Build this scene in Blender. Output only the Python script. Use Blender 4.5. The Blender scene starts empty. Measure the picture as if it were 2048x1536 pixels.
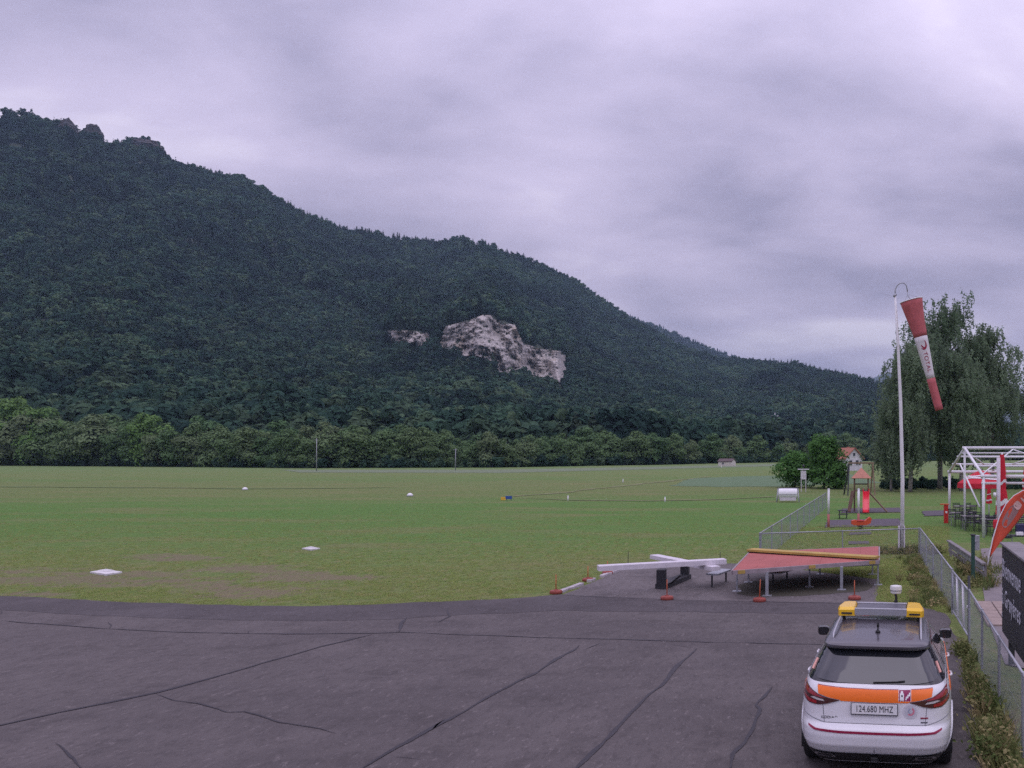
import bpy, bmesh, math, random
import numpy as np
from mathutils import Vector, Matrix
random.seed(7); rng = np.random.default_rng(11)
scene = bpy.context.scene
C = scene.collection
# ------------------------------------------------------------------ camera, sky, sun, exposure
F = 1720.0; HC = 4.05; HY = 905.0; PX = 1624.0   # focal length in pixels of a 2048 wide frame, eye height, horizon row, column straight ahead
cd = bpy.data.cameras.new('camera'); cam = bpy.data.objects.new('camera', cd); C.objects.link(cam)
cam.location = (0, 0, HC); cam.rotation_euler = (math.pi / 2, 0, 0)
cd.sensor_width = 36.0; cd.lens = F / 2048 * 36.0; cd.shift_x = -(PX - 1024) / 2048; cd.shift_y = (HY - 768) / 2048; cd.clip_start = 0.1; cd.clip_end = 30000
scene.camera = cam; scene.cycles.use_denoising = False
scene.view_settings.view_transform = 'Standard'; scene.view_settings.look = 'None'
scene.view_settings.gamma = 1.0; scene.view_settings.exposure = 0.15
scene.view_settings.use_curve_mapping = False
SUN_EL, SUN_AZ = math.radians(58), math.radians(160)   # veiled sun, behind the camera and to the right
world = bpy.data.worlds.new('World'); scene.world = world; world.use_nodes = True
def build_world():
    nt = world.node_tree; N = nt.nodes; L = nt.links; N.clear()
    def n(t, **k):
        x = N.new(t)
        for a, b in k.items(): setattr(x, a, b)
        return x
    def m(op, a, b=None, clamp=False):
        x = n('ShaderNodeMath', operation=op, use_clamp=clamp)
        for i, v in enumerate((a, b)):
            if v is None: continue
            if isinstance(v, (int, float)): x.inputs[i].default_value = v
            else: L.new(v, x.inputs[i])
        return x.outputs[0]
    def ramp(f, stops):
        x = n('ShaderNodeValToRGB'); cr = x.color_ramp
        while len(cr.elements) < len(stops): cr.elements.new(0.5)
        for e, (p, c) in zip(cr.elements, stops): e.position = p; e.color = (*c, 1)
        L.new(f, x.inputs[0]); return x.outputs[0]
    tc = n('ShaderNodeTexCoord'); sx = n('ShaderNodeSeparateXYZ'); L.new(tc.outputs['Generated'], sx.inputs[0])
    z = m('MAXIMUM', sx.outputs[2], 0.0)
    den = m('ADD', z, 0.30)
    cx = n('ShaderNodeCombineXYZ'); L.new(m('DIVIDE', sx.outputs[0], den), cx.inputs[0]); L.new(m('DIVIDE', sx.outputs[1], den), cx.inputs[1])
    mp = n('ShaderNodeMapping'); mp.inputs['Rotation'].default_value = (0, 0, math.radians(-28)); mp.inputs['Scale'].default_value = (0.85, 1.25, 1)
    mp.inputs['Location'].default_value = SKY_LOC
    L.new(cx.outputs[0], mp.inputs[0])
    def noise(sc, det, rough, dist=0.0, loc=0.0):
        x = n('ShaderNodeTexNoise'); x.inputs['Scale'].default_value = sc; x.inputs['Detail'].default_value = det
        x.inputs['Roughness'].default_value = rough; x.inputs['Distortion'].default_value = dist
        if loc:
            a = n('ShaderNodeVectorMath', operation='ADD'); a.inputs[1].default_value = (loc, loc * .7, 0); L.new(mp.outputs[0], a.inputs[0]); L.new(a.outputs[0], x.inputs['Vector'])
        else: L.new(mp.outputs[0], x.inputs['Vector'])
        return x.outputs['Fac']
    big = noise(1.05, 2, 0.5, 0.2); mid = noise(2.3, 5, 0.48, 0.25, 4.2); fine = noise(7.0, 5, 0.6, 0.0, 9.1)
    f = m('ADD', m('ADD', m('MULTIPLY', big, 0.50), m('MULTIPLY', mid, 0.42)), m('MULTIPLY', fine, 0.08))
    cloud = ramp(f, [(0.39, (0.335, 0.310, 0.450)), (0.46, (0.465, 0.422, 0.590)), (0.53, (0.585, 0.525, 0.715)), (0.62, (0.81, 0.745, 0.91))])
    g = m('ADD', m('MULTIPLY', z, 1.75), 0.60)             # an overcast sky is brighter towards the zenith
    vm = n('ShaderNodeVectorMath', operation='SCALE'); L.new(cloud, vm.inputs[0]); L.new(g, vm.inputs['Scale'])
    sky = n('ShaderNodeTexSky'); sky.sky_type = 'NISHITA'; sky.sun_disc = False; sky.sun_elevation = SUN_EL; sky.sun_rotation = SUN_AZ
    vs = n('ShaderNodeVectorMath', operation='SCALE'); L.new(sky.outputs[0], vs.inputs[0]); vs.inputs['Scale'].default_value = 0.05
    ad = n('ShaderNodeVectorMath', operation='SCALE'); L.new(vm.outputs[0], ad.inputs[0]); ad.inputs['Scale'].default_value = SKY_GAIN * 10
    mx = n('ShaderNodeMix', data_type='RGBA'); mx.inputs[0].default_value = 0.96
    L.new(vs.outputs[0], mx.inputs[6]); L.new(ad.outputs[0], mx.inputs[7])
    bg = n('ShaderNodeBackground'); bg.inputs['Strength'].default_value = 0.1
    L.new(mx.outputs[2], bg.inputs[0]); o = n('ShaderNodeOutputWorld'); L.new(bg.outputs[0], o.inputs[0])
SKY_GAIN = 1.0; SKY_LOC = (12.3, 4.4, 0)
build_world()
sl = bpy.data.lights.new('sun', 'SUN'); sl.energy = 0.5; sl.angle = math.radians(50); sl.color = (1.0, 0.94, 0.97)
sun = bpy.data.objects.new('sun', sl); C.objects.link(sun)
_sd = Vector((math.sin(SUN_AZ) * math.cos(SUN_EL), math.cos(SUN_AZ) * math.cos(SUN_EL), math.sin(SUN_EL)))
sun.rotation_euler = _sd.to_track_quat('Z', 'Y').to_euler(); sun.location = (0, -20, 60)

# ------------------------------------------------------------------ helpers
def ray(px, py): return Vector(((px - PX) / F, 1.0, (HY - py) / F))
def gp(px, py, z=0.0):                      # the point of height z seen at that place of the photograph
    d = ray(px, py); t = (z - HC) / d.z
    return Vector((d.x * t, d.y * t, z))
def at(px, py, Y):                          # the point at distance Y seen there
    d = ray(px, py); t = Y / d.y
    return Vector((d.x * t, Y, HC + d.z * t))
def ae(px, py):
    d = ray(px, py); return math.atan2(d.x, d.y), d.z / math.hypot(d.x, d.y)
ANG = math.radians(4.0)                    # the fences, the car and the terrace all run this way
U = Vector((math.sin(ANG), math.cos(ANG), 0)); Rr = Vector((math.cos(ANG), -math.sin(ANG), 0))

M = {}
def mat(name, col, rough=0.6, metal=0.0, var=0.0, scale=8.0, bump=0.0, bscale=None, col2=None, spec=0.5, coat=0.0, coord='Object', stretch=None, detail=6):
    """procedural paint / wood / metal: base colour varied by noise, fine relief by bump"""
    if name in M: return M[name]
    ma = bpy.data.materials.new(name); ma.use_nodes = True; nt = ma.node_tree; N = nt.nodes; L = nt.links
    b = N['Principled BSDF']; b.inputs['Roughness'].default_value = rough; b.inputs['Metallic'].default_value = metal
    b.inputs['Specular IOR Level'].default_value = spec; b.inputs['Coat Weight'].default_value = coat
    b.inputs['Base Color'].default_value = (*col, 1)
    if var or bump or col2:
        tc = N.new('ShaderNodeTexCoord'); src = tc.outputs[coord]
        if stretch:
            mp = N.new('ShaderNodeMapping'); mp.inputs['Scale'].default_value = stretch; L.new(src, mp.inputs[0]); src = mp.outputs[0]
        nz = N.new('ShaderNodeTexNoise'); nz.inputs['Scale'].default_value = scale; nz.inputs['Detail'].default_value = detail; nz.inputs['Roughness'].default_value = 0.62
        L.new(src, nz.inputs['Vector'])
        cr = N.new('ShaderNodeValToRGB'); cr.color_ramp.elements[0].position = 0.3; cr.color_ramp.elements[1].position = 0.7
        c2 = col2 or tuple(min(1, c * (1 + var)) for c in col); c1 = col if col2 else tuple(c * (1 - var) for c in col)
        cr.color_ramp.elements[0].color = (*c1, 1); cr.color_ramp.elements[1].color = (*c2, 1)
        L.new(nz.outputs['Fac'], cr.inputs[0]); L.new(cr.outputs[0], b.inputs['Base Color'])
        if bump:
            n2 = N.new('ShaderNodeTexNoise'); n2.inputs['Scale'].default_value = bscale or scale * 4; n2.inputs['Detail'].default_value = 4
            L.new(src, n2.inputs['Vector']); bp = N.new('ShaderNodeBump'); bp.inputs['Strength'].default_value = bump; bp.inputs['Distance'].default_value = 0.02
            L.new(n2.outputs['Fac'], bp.inputs['Height']); L.new(bp.outputs[0], b.inputs['Normal'])
    M[name] = ma; return ma

def link(name, me, material=None, parent=None, smooth=False):
    o = bpy.data.objects.new(name, me); C.objects.link(o)
    if material is not None and not me.materials: me.materials.append(material)
    if parent is not None: o.parent = parent
    if smooth: me.polygons.foreach_set('use_smooth', [True] * len(me.polygons))
    return o
class MB:
    def __init__(s): s.v = []; s.f = []
    def add(s, vs, fs):
        k = len(s.v); s.v += [tuple(p) for p in vs]; s.f += [tuple(i + k for i in q) for q in fs]; return s
    def box(s, c, size, rz=0.0, mtx=None):
        hx, hy, hz = size[0] / 2, size[1] / 2, size[2] / 2
        R = mtx or Matrix.Rotation(rz, 3, 'Z'); c = Vector(c)
        b = min(hx, hy, hz) * 0.18                      # a small chamfer on the upright and top edges
        vs = []
        for sz, ins in ((-hz, 0), (hz - b, 0), (hz, b)):
            for sx, sy in ((-1, -1), (1, -1), (1, 1), (-1, 1)):
                vs.append(c + R @ Vector((sx * (hx - ins), sy * (hy - ins), sz)))
        fs = [(3, 2, 1, 0), (8, 9, 10, 11)]
        for l in (0, 4):
            for i in range(4): j = (i + 1) % 4; fs.append((l + i, l + j, l + 4 + j, l + 4 + i))
        return s.add(vs, fs)
    def bar(s, p0, p1, w, h, up=Vector((0, 0, 1))):
        p0, p1 = Vector(p0), Vector(p1); d = (p1 - p0); ln = d.length; d.normalize()
        if abs(d.dot(up)) > 0.99: up = Vector((0, 1, 0))
        x = d.cross(up).normalized(); z = x.cross(d)
        R = Matrix((x, d, z)).transposed()
        return s.box((p0 + p1) / 2, (w, ln, h), mtx=R)
    def tube(s, pts, rad, n=8, cap=True, flat=1.0):
        pts = [Vector(p) for p in pts]
        if isinstance(rad, (int, float)): rad = [rad] * len(pts)
        vs = []; fs = []; x = None
        for i, p in enumerate(pts):
            d = (pts[min(i + 1, len(pts) - 1)] - pts[max(i - 1, 0)]).normalized()
            if x is None:
                a = Vector((0, 0, 1)) if abs(d.z) < 0.9 else Vector((1, 0, 0)); x = d.cross(a).normalized()
            else: x = (x - d * x.dot(d)).normalized()
            y = d.cross(x)
            for k in range(n):
                t = 2 * math.pi * k / n; vs.append(p + (x * math.cos(t) + y * math.sin(t) * flat) * rad[i])
        for i in range(len(pts) - 1):
            for k in range(n):
                j = (k + 1) % n; fs.append((i * n + k, i * n + j, (i + 1) * n + j, (i + 1) * n + k))
        if cap: fs.append(tuple(range(n - 1, -1, -1))); fs.append(tuple((len(pts) - 1) * n + k for k in range(n)))
        return s.add(vs, fs)
    def lathe(s, c, prof, n=16, mtx=None):
        c = Vector(c); vs = []; fs = []; R = mtx or Matrix.Identity(3)
        for r, z in prof:
            for k in range(n):
                t = 2 * math.pi * k / n; vs.append(c + R @ Vector((r * math.cos(t), r * math.sin(t), z)))
        for i in range(len(prof) - 1):
            for k in range(n):
                j = (k + 1) % n; fs.append((i * n + k, i * n + j, (i + 1) * n + j, (i + 1) * n + k))
        fs.append(tuple(range(n - 1, -1, -1))); fs.append(tuple((len(prof) - 1) * n + k for k in range(n)))
        return s.add(vs, fs)
    def prism(s, poly, z0, z1):                         # polygon in x, y extruded upwards
        n = len(poly); vs = [Vector((p[0], p[1], z0)) for p in poly] + [Vector((p[0], p[1], z1)) for p in poly]
        fs = [tuple(range(n - 1, -1, -1)), tuple(range(n, 2 * n))]
        for i in range(n): j = (i + 1) % n; fs.append((i, j, n + j, n + i))
        return s.add(vs, fs)
    def mesh(s, name):
        me = bpy.data.meshes.new(name); me.from_pydata(s.v, [], s.f); me.update(); return me
    def build(s, name, material, parent=None, smooth=False, auto=False):
        me = s.mesh(name)
        bm = bmesh.new(); bm.from_mesh(me); bmesh.ops.recalc_face_normals(bm, faces=bm.faces); bm.to_mesh(me); bm.free()
        o = link(name, me, material, parent, smooth)
        if auto:
            me.polygons.foreach_set('use_smooth', [True] * len(me.polygons)); me.set_sharp_from_angle(angle=math.radians(35))
        return o
def tag(o, label=None, cat=None, group=None, kind=None):
    if label: o['label'] = label
    if cat: o['category'] = cat
    if group: o['group'] = group
    if kind: o['kind'] = kind
    return o
def thing(name, label, cat, loc=(0, 0, 0), rz=0.0, group=None):
    o = bpy.data.objects.new(name, None); C.objects.link(o); o.empty_display_size = 0.2
    o.location = loc; o.rotation_euler = (0, 0, rz); return tag(o, label, cat, group)
def copy_tree(o, parent=None, loc=None, rz=None, label=None):
    c = o.copy(); C.objects.link(c); c.parent = parent
    if loc is not None: c.location = loc
    if rz is not None: c.rotation_euler = (0, 0, rz)
    if label: c['label'] = label
    for ch in list(o.children): copy_tree(ch, c)
    return c
def npmesh(name, V, Fq):
    """numpy vertices (n,3) and quads/tris (m,k)"""
    me = bpy.data.meshes.new(name); V = np.asarray(V, np.float32); Fq = np.asarray(Fq, np.int32)
    k = Fq.shape[1]; me.vertices.add(len(V)); me.vertices.foreach_set('co', V.ravel())
    me.loops.add(Fq.size); me.loops.foreach_set('vertex_index', Fq.ravel())
    me.polygons.add(len(Fq)); me.polygons.foreach_set('loop_start', np.arange(0, Fq.size, k, dtype=np.int32))
    me.update(calc_edges=True); return me
def text_mesh(body, size, extrude=0.002, align='CENTER', space=1.0, shear=0.0):
    cu = bpy.data.curves.new('text', 'FONT'); cu.body = body; cu.size = size; cu.extrude = extrude; cu.align_x = align; cu.align_y = 'CENTER'
    cu.space_character = space; cu.shear = shear; cu.resolution_u = 3
    ob = bpy.data.objects.new('text', cu); me = bpy.data.meshes.new_from_object(ob)
    bpy.data.objects.remove(ob); bpy.data.curves.remove(cu); return me
def vnoise(x, y, seed=0):
    """smooth value noise, numpy"""
    x = np.asarray(x, float); y = np.asarray(y, float)
    xi = np.floor(x).astype(int); yi = np.floor(y).astype(int); fx = x - xi; fy = y - yi
    fx = fx * fx * (3 - 2 * fx); fy = fy * fy * (3 - 2 * fy)
    def h(a, b):
        n = (a * 374761393 + b * 668265263 + seed * 1274126177) & 0xffffffff
        n = ((n ^ (n >> 13)) * 1274126177) & 0xffffffff
        return ((n ^ (n >> 16)) & 0xffff) / 65535.0
    return (h(xi, yi) * (1 - fx) + h(xi + 1, yi) * fx) * (1 - fy) + (h(xi, yi + 1) * (1 - fx) + h(xi + 1, yi + 1) * fx) * fy - 0.5
def fbm(x, y, o=4, seed=0):
    t = 0; a = 1.0
    for i in range(o): t = t + a * vnoise(np.asarray(x) * 2 ** i, np.asarray(y) * 2 ** i, seed + i); a *= 0.5
    return t
# ------------------------------------------------------------------ node helper for bigger materials
class NT:
    def __init__(s, name):
        s.ma = bpy.data.materials.new(name); s.ma.use_nodes = True; s.N = s.ma.node_tree.nodes; s.L = s.ma.node_tree.links; s.b = s.N['Principled BSDF']; M[name] = s.ma
        s.tc = s.N.new('ShaderNodeTexCoord')
    def n(s, t, **k):
        x = s.N.new(t)
        for a, b in k.items(): setattr(x, a, b)
        return x
    def put(s, v, sock):
        if isinstance(v, (int, float)): sock.default_value = v
        elif isinstance(v, tuple): sock.default_value = (*v, 1) if len(v) == 3 and sock.type == 'RGBA' else v
        else: s.L.new(v, sock)
    def math(s, op, a, b=0.0, clamp=False):
        x = s.n('ShaderNodeMath', operation=op, use_clamp=clamp); s.put(a, x.inputs[0]); s.put(b, x.inputs[1]); return x.outputs[0]
    def noise(s, scale, detail=5, rough=0.6, src=None, stretch=None, dist=0.0, loc=(0, 0, 0)):
        v = src or s.tc.outputs['Object']
        if stretch or any(loc):
            mp = s.n('ShaderNodeMapping'); mp.inputs['Scale'].default_value = stretch or (1, 1, 1); mp.inputs['Location'].default_value = loc; s.L.new(v, mp.inputs[0]); v = mp.outputs[0]
        x = s.n('ShaderNodeTexNoise'); x.inputs['Scale'].default_value = scale; x.inputs['Detail'].default_value = detail; x.inputs['Roughness'].default_value = rough; x.inputs['Distortion'].default_value = dist
        s.L.new(v, x.inputs['Vector']); return x.outputs['Fac']
    def ramp(s, f, stops):
        x = s.n('ShaderNodeValToRGB'); cr = x.color_ramp
        while len(cr.elements) < len(stops): cr.elements.new(0.5)
        for e, (p, c) in zip(cr.elements, stops): e.position = p; e.color = (*c, 1) if isinstance(c, tuple) else (c, c, c, 1)
        s.L.new(f, x.inputs[0]); return x.outputs[0]
    def mix(s, f, a, b, mode='MIX'):
        x = s.n('ShaderNodeMix', data_type='RGBA', blend_type=mode); s.put(f, x.inputs[0]); s.put(a, x.inputs[6]); s.put(b, x.inputs[7]); return x.outputs[2]
    def step(s, v, lo, hi):
        x = s.n('ShaderNodeMapRange', interpolation_type='SMOOTHSTEP'); s.put(v, x.inputs[0]); x.inputs[1].default_value = lo; x.inputs[2].default_value = hi; return x.outputs[0]
    def xyz(s, src=None):
        x = s.n('ShaderNodeSeparateXYZ'); s.L.new(src or s.tc.outputs['Object'], x.inputs[0]); return x.outputs
    def bump(s, h, strength, dist=0.02, prev=None):
        x = s.n('ShaderNodeBump'); x.inputs['Strength'].default_value = strength; x.inputs['Distance'].default_value = dist; s.L.new(h, x.inputs['Height'])
        if prev is not None: s.L.new(prev, x.inputs['Normal'])
        return x.outputs[0]
    def done(s, col=None, rough=None, normal=None):
        if col is not None: s.put(col, s.b.inputs['Base Color'])
        if rough is not None: s.put(rough, s.b.inputs['Roughness'])
        if normal is not None: s.L.new(normal, s.b.inputs['Normal'])
        return s.ma

def ground_material():
    t = NT('field_grass'); X, Y, Z = t.xyz()
    wob = t.noise(0.035, 4, 0.6)
    yy = t.math('ADD', Y, t.math('MULTIPLY', t.math('SUBTRACT', wob, 0.5), 26.0))
    yy = t.math('SUBTRACT', yy, t.math('MULTIPLY', X, 0.10))
    band = t.ramp(t.math('DIVIDE', yy, 300.0), [(0.06, (0.178, 0.222, 0.070)), (0.11, (0.165, 0.225, 0.066)), (0.135, (0.124, 0.224, 0.054)), (0.20, (0.106, 0.217, 0.048)),
        (0.245, (0.112, 0.215, 0.050)), (0.29, (0.146, 0.204, 0.062)), (0.40, (0.152, 0.205, 0.068)), (0.44, (0.122, 0.210, 0.058)), (0.55, (0.148, 0.212, 0.068)), (0.75, (0.128, 0.216, 0.070)), (1.0, (0.138, 0.214, 0.078))])
    p1 = t.noise(0.22, 6, 0.65, stretch=(0.35, 1.0, 1.0)); p2 = t.noise(1.3, 6, 0.7, stretch=(0.6, 1, 1)); p3 = t.noise(2.6, 5, 0.8, stretch=(1, 0.45, 1)); p4 = t.noise(4.6, 4, 0.8, stretch=(1, 0.45, 1), loc=(5, 3, 0)); p5 = t.noise(3.8, 5, 0.85, stretch=(1, 0.45, 1), loc=(2, 9, 0))
    lush = t.math('MULTIPLY', t.step(yy, 36.0, 46.0), t.math('SUBTRACT', 1.0, t.step(yy, 66.0, 84.0))); dry = t.math('SUBTRACT', 1.0, t.math('MULTIPLY', lush, 0.65))
    c = t.mix(t.math('MULTIPLY', t.step(p1, 0.45, 0.70), 0.75), band, (0.212, 0.208, 0.090))
    c = t.mix(t.math('MULTIPLY', t.step(p2, 0.48, 0.72), 0.55), c, (0.090, 0.180, 0.048))
    c = t.mix(t.math('MULTIPLY', t.step(p3, 0.50, 0.64), t.math('MULTIPLY', dry, 0.70)), c, (0.265, 0.240, 0.120))
    c = t.mix(t.math('MULTIPLY', t.step(p4, 0.54, 0.64), 0.80), c, (0.062, 0.105, 0.030))
    c = t.mix(t.math('MULTIPLY', t.step(p5, 0.59, 0.66), t.math('MULTIPLY', dry, 0.70)), c, (0.33, 0.30, 0.19))
    # trodden bare soil by the apron, mostly to the left
    at_ = t.n('ShaderNodeAttribute', attribute_name='soil')
    soil = t.step(t.math('ADD', at_.outputs['Fac'], t.math('MULTIPLY', t.math('SUBTRACT', t.noise(3.0, 6, 0.85, stretch=(1, 0.45, 1)), 0.5), 5.0)), 0.50, 0.95)
    soil = t.math('MULTIPLY', soil, t.step(at_.outputs['Fac'], 0.02, 0.25))
    soil = t.math('MULTIPLY', soil, 0.80)
    sc = t.mix(t.noise(12.0, 5, 0.7), (0.150, 0.120, 0.078), (0.280, 0.228, 0.158))
    c = t.mix(soil, c, sc)
    h = t.math('ADD', t.noise(3.0, 5, 0.7), t.math('MULTIPLY', t.noise(26.0, 4, 0.7), 0.8))
    nb = t.bump(h, 0.8, 0.09)
    t.b.inputs['Specular IOR Level'].default_value = 0.15
    return t.done(c, 0.95, nb)

def asphalt_material(name, tone, tone2, seed=0.0):
    t = NT(name)
    a = t.noise(0.16, 6, 0.65, stretch=(0.5, 1, 1), loc=(seed, seed, 0)); b = t.noise(1.1, 6, 0.7, loc=(seed, 0, 0)); g = t.noise(22.0, 4, 0.85); g2 = t.noise(60.0, 3, 0.85)
    c = t.mix(t.step(a, 0.35, 0.68), tone, tone2)
    c = t.mix(t.math('MULTIPLY', t.step(b, 0.50, 0.66), 0.55), c, tuple(v * 0.70 for v in tone))
    pt = t.noise(0.45, 3, 0.5, stretch=(1, 0.7, 1), loc=(7.3, seed, 0)); c = t.mix(t.math('MULTIPLY', t.step(pt, 0.52, 0.60), 0.30), c, tuple(min(1, v * 1.3) for v in tone2))
    wipe = t.noise(0.5, 5, 0.7, stretch=(0.22, 1.6, 1), loc=(1.3, seed, 0))
    c = t.mix(t.math('MULTIPLY', t.step(wipe, 0.56, 0.72), 0.30), c, tuple(min(1, v * 1.35) for v in tone2))
    c = t.mix(t.math('MULTIPLY', t.step(g, 0.45, 0.8), 0.55), c, tuple(v * 0.55 for v in tone))
    c = t.mix(t.math('MULTIPLY', t.step(g2, 0.58, 0.75), 0.5), c, tuple(min(1, v * 1.9) for v in tone2))
    t.b.inputs['Specular IOR Level'].default_value = 0.3
    m1 = t.noise(7.0, 5, 0.85, stretch=(1, 0.4, 1), loc=(seed, 2, 0)); m2 = t.noise(10.0, 4, 0.9, stretch=(1, 0.4, 1), loc=(3, seed, 0))
    c = t.mix(t.math('MULTIPLY', t.step(m1, 0.49, 0.62), 0.50), c, tuple(v * 0.62 for v in tone))
    c = t.mix(t.math('MULTIPLY', t.step(m2, 0.57, 0.66), 0.60), c, tuple(min(1, v * 1.7) for v in tone2))
    nb = t.bump(g, 0.35, 0.01)
    return t.done(c, t.math('ADD', 0.72, t.math('MULTIPLY', b, 0.2)), nb)

def sheet(name, poly, z, material, res=None, parent=None):
    """a flat polygonal sheet at height z"""
    me = bpy.data.meshes.new(name); me.from_pydata([(p[0], p[1], z) for p in poly], [], [tuple(range(len(poly)))])
    bm = bmesh.new(); bm.from_mesh(me); bmesh.ops.recalc_face_normals(bm, faces=bm.faces)
    for f in bm.faces:
        if f.normal.z < 0: f.normal_flip()
    bmesh.ops.triangulate(bm, faces=bm.faces); bm.to_mesh(me); bm.free()
    return link(name, me, material, parent)
def wiggle(pts, step=0.35, amp=0.05, seed=0):
    out = []
    for i in range(len(pts) - 1):
        a, b = Vector(pts[i][:2]), Vector(pts[i + 1][:2]); n = max(1, int((b - a).length / step)); d = (b - a).normalized(); nr = Vector((-d.y, d.x))
        for k in range(n):
            p = a.lerp(b, k / n); w = amp * 2 * float(fbm(p.x * 1.3 + seed, p.y * 1.3, 3, seed)); out.append(p + nr * w)
    out.append(Vector(pts[-1][:2])); return out

# ------------------------------------------------------------------ ground, apron, cracks
S = 9000.0
g = sheet('ground', [(-S, -S), (S, -S), (S, S), (-S, S)], 0.0, ground_material()); tag(g, kind='structure')
SOIL = [(120, 1158, 330, 20), (330, 1152, 200, 12), (340, 1117, 130, 9), (480, 1140, 170, 13), (600, 1152, 150, 15), (540, 1186, 190, 17), (60, 1190, 120, 10), (420, 1172, 90, 9)]
def soil_at(x, y):
    # worn bare patches beside the apron
    px = PX + F * x / y; py = HY + F * HC / y; m = np.zeros(np.shape(x))
    for cx, cy, rx, ry in SOIL: m = np.maximum(m, 1 - np.sqrt(((px - cx) / rx / 1.25) ** 2 + ((py - cy) / ry / 1.3) ** 2))
    return np.clip(m * 1.5 + fbm(x * .35, y * 1.0, 4, 55) * .9 * (m > 0), 0, 1)
def near_field():
    xs = np.arange(-36, 2.01, .2); ys = np.arange(21, 40.01, .2); Xg, Yg = np.meshgrid(xs, ys, indexing='ij'); n1, n2 = Xg.shape; idx = np.arange(n1 * n2).reshape(n1, n2)
    zz = .004 + .012 * np.abs(fbm(Xg * .8, Yg * .8, 3, 4)) * np.clip((Yg - 21) / 3, 0, 1) * np.clip((40 - Yg) / 3, 0, 1)
    me = npmesh('field_edge', np.stack([Xg, Yg, np.minimum(zz, .010)], -1).reshape(-1, 3), np.stack([idx[:-1, :-1], idx[1:, :-1], idx[1:, 1:], idx[:-1, 1:]], -1).reshape(-1, 4))
    a = me.attributes.new('soil', 'FLOAT', 'POINT'); a.data.foreach_set('value', soil_at(Xg, Yg).ravel().astype(np.float32)); return tag(link('field_edge', me, M['field_grass']), kind='structure')
near_field()
edge_px = [(-900, 1150), (-400, 1168), (0, 1192), (200, 1203), (400, 1210), (600, 1214), (750, 1211), (900, 1203), (1060, 1195), (1122, 1190), (1400, 1201), (1700, 1206), (1760, 1204), (1860, 1216), (1890, 1228)]
EDGE = [gp(*p) for p in edge_px]
right_px = [(1890, 1228), (1908, 1262), (1930, 1330), (1955, 1430), (1975, 1536)]
RIGHT = [gp(*p) for p in right_px]
far_edge = wiggle(EDGE, 0.3, 0.10, 3); rgt = wiggle(RIGHT, 0.25, 0.10, 5)
apron_poly = far_edge + rgt[1:] + [Vector((4.2, 4)), Vector((1.0, -14)), Vector((-60, -14))]
asp = asphalt_material('apron_asphalt', (0.084, 0.073, 0.073), (0.113, 0.099, 0.096))
apron = sheet('asphalt_apron', apron_poly, 0.012, asp); tag(apron, kind='structure')
# the newer strip of asphalt along the field
b_px = [(0, 1220), (200, 1232), (400, 1240), (600, 1243), (760, 1241), (900, 1232), (1122, 1222), (1400, 1226), (1700, 1229)]
strip = far_edge[:]
strip = wiggle(EDGE[:12], 0.3, 0.10, 3)
low = wiggle([gp(-900, 1172)] + [gp(*p) for p in b_px], 0.4, 0.08, 9)
sh = sheet('resurfaced_edge', strip + low[::-1], 0.016, asphalt_material('edge_asphalt', (0.070, 0.061, 0.063), (0.088, 0.078, 0.080), 4.0), parent=apron)

tar = mat('crack_sealant', (0.018, 0.014, 0.020), 0.55, var=0.4, scale=14, bump=0.3)
def crack(px, w, seed):
    pts = [gp(*p) for p in px]; c = []
    for i in range(len(pts) - 1):
        n = max(2, int((pts[i + 1] - pts[i]).length / 0.10))
        for k in range(n): c.append(pts[i].lerp(pts[i + 1], k / n))
    c.append(pts[-1]); vs = []; fs = []; acc = 0
    for i, p in enumerate(c):
        d = (c[min(i + 1, len(c) - 1)] - c[max(i - 1, 0)]).normalized(); nr = Vector((-d.y, d.x, 0))
        if i: acc += (c[i] - c[i - 1]).length
        j = 0.05 * float(fbm(acc * 1.1, seed, 4, 2)); ww = max(0.006, w * (0.55 + 0.9 * float(fbm(acc * 2.3, seed + 40, 3, 7) + 0.5)) / 2)
        ends = min(1.0, 0.15 + min(i, len(c) - 1 - i) / 6)
        for sgn in (-1, 1): vs.append((p.x + nr.x * (j + sgn * ww * ends), p.y + nr.y * (j + sgn * ww * ends), 0.021))
    for i in range(len(c) - 1): fs.append((2 * i, 2 * i + 1, 2 * i + 3, 2 * i + 2))
    me = bpy.data.meshes.new('crack'); me.from_pydata(vs, [], fs)
    return link('crack', me, tar, apron)
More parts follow.
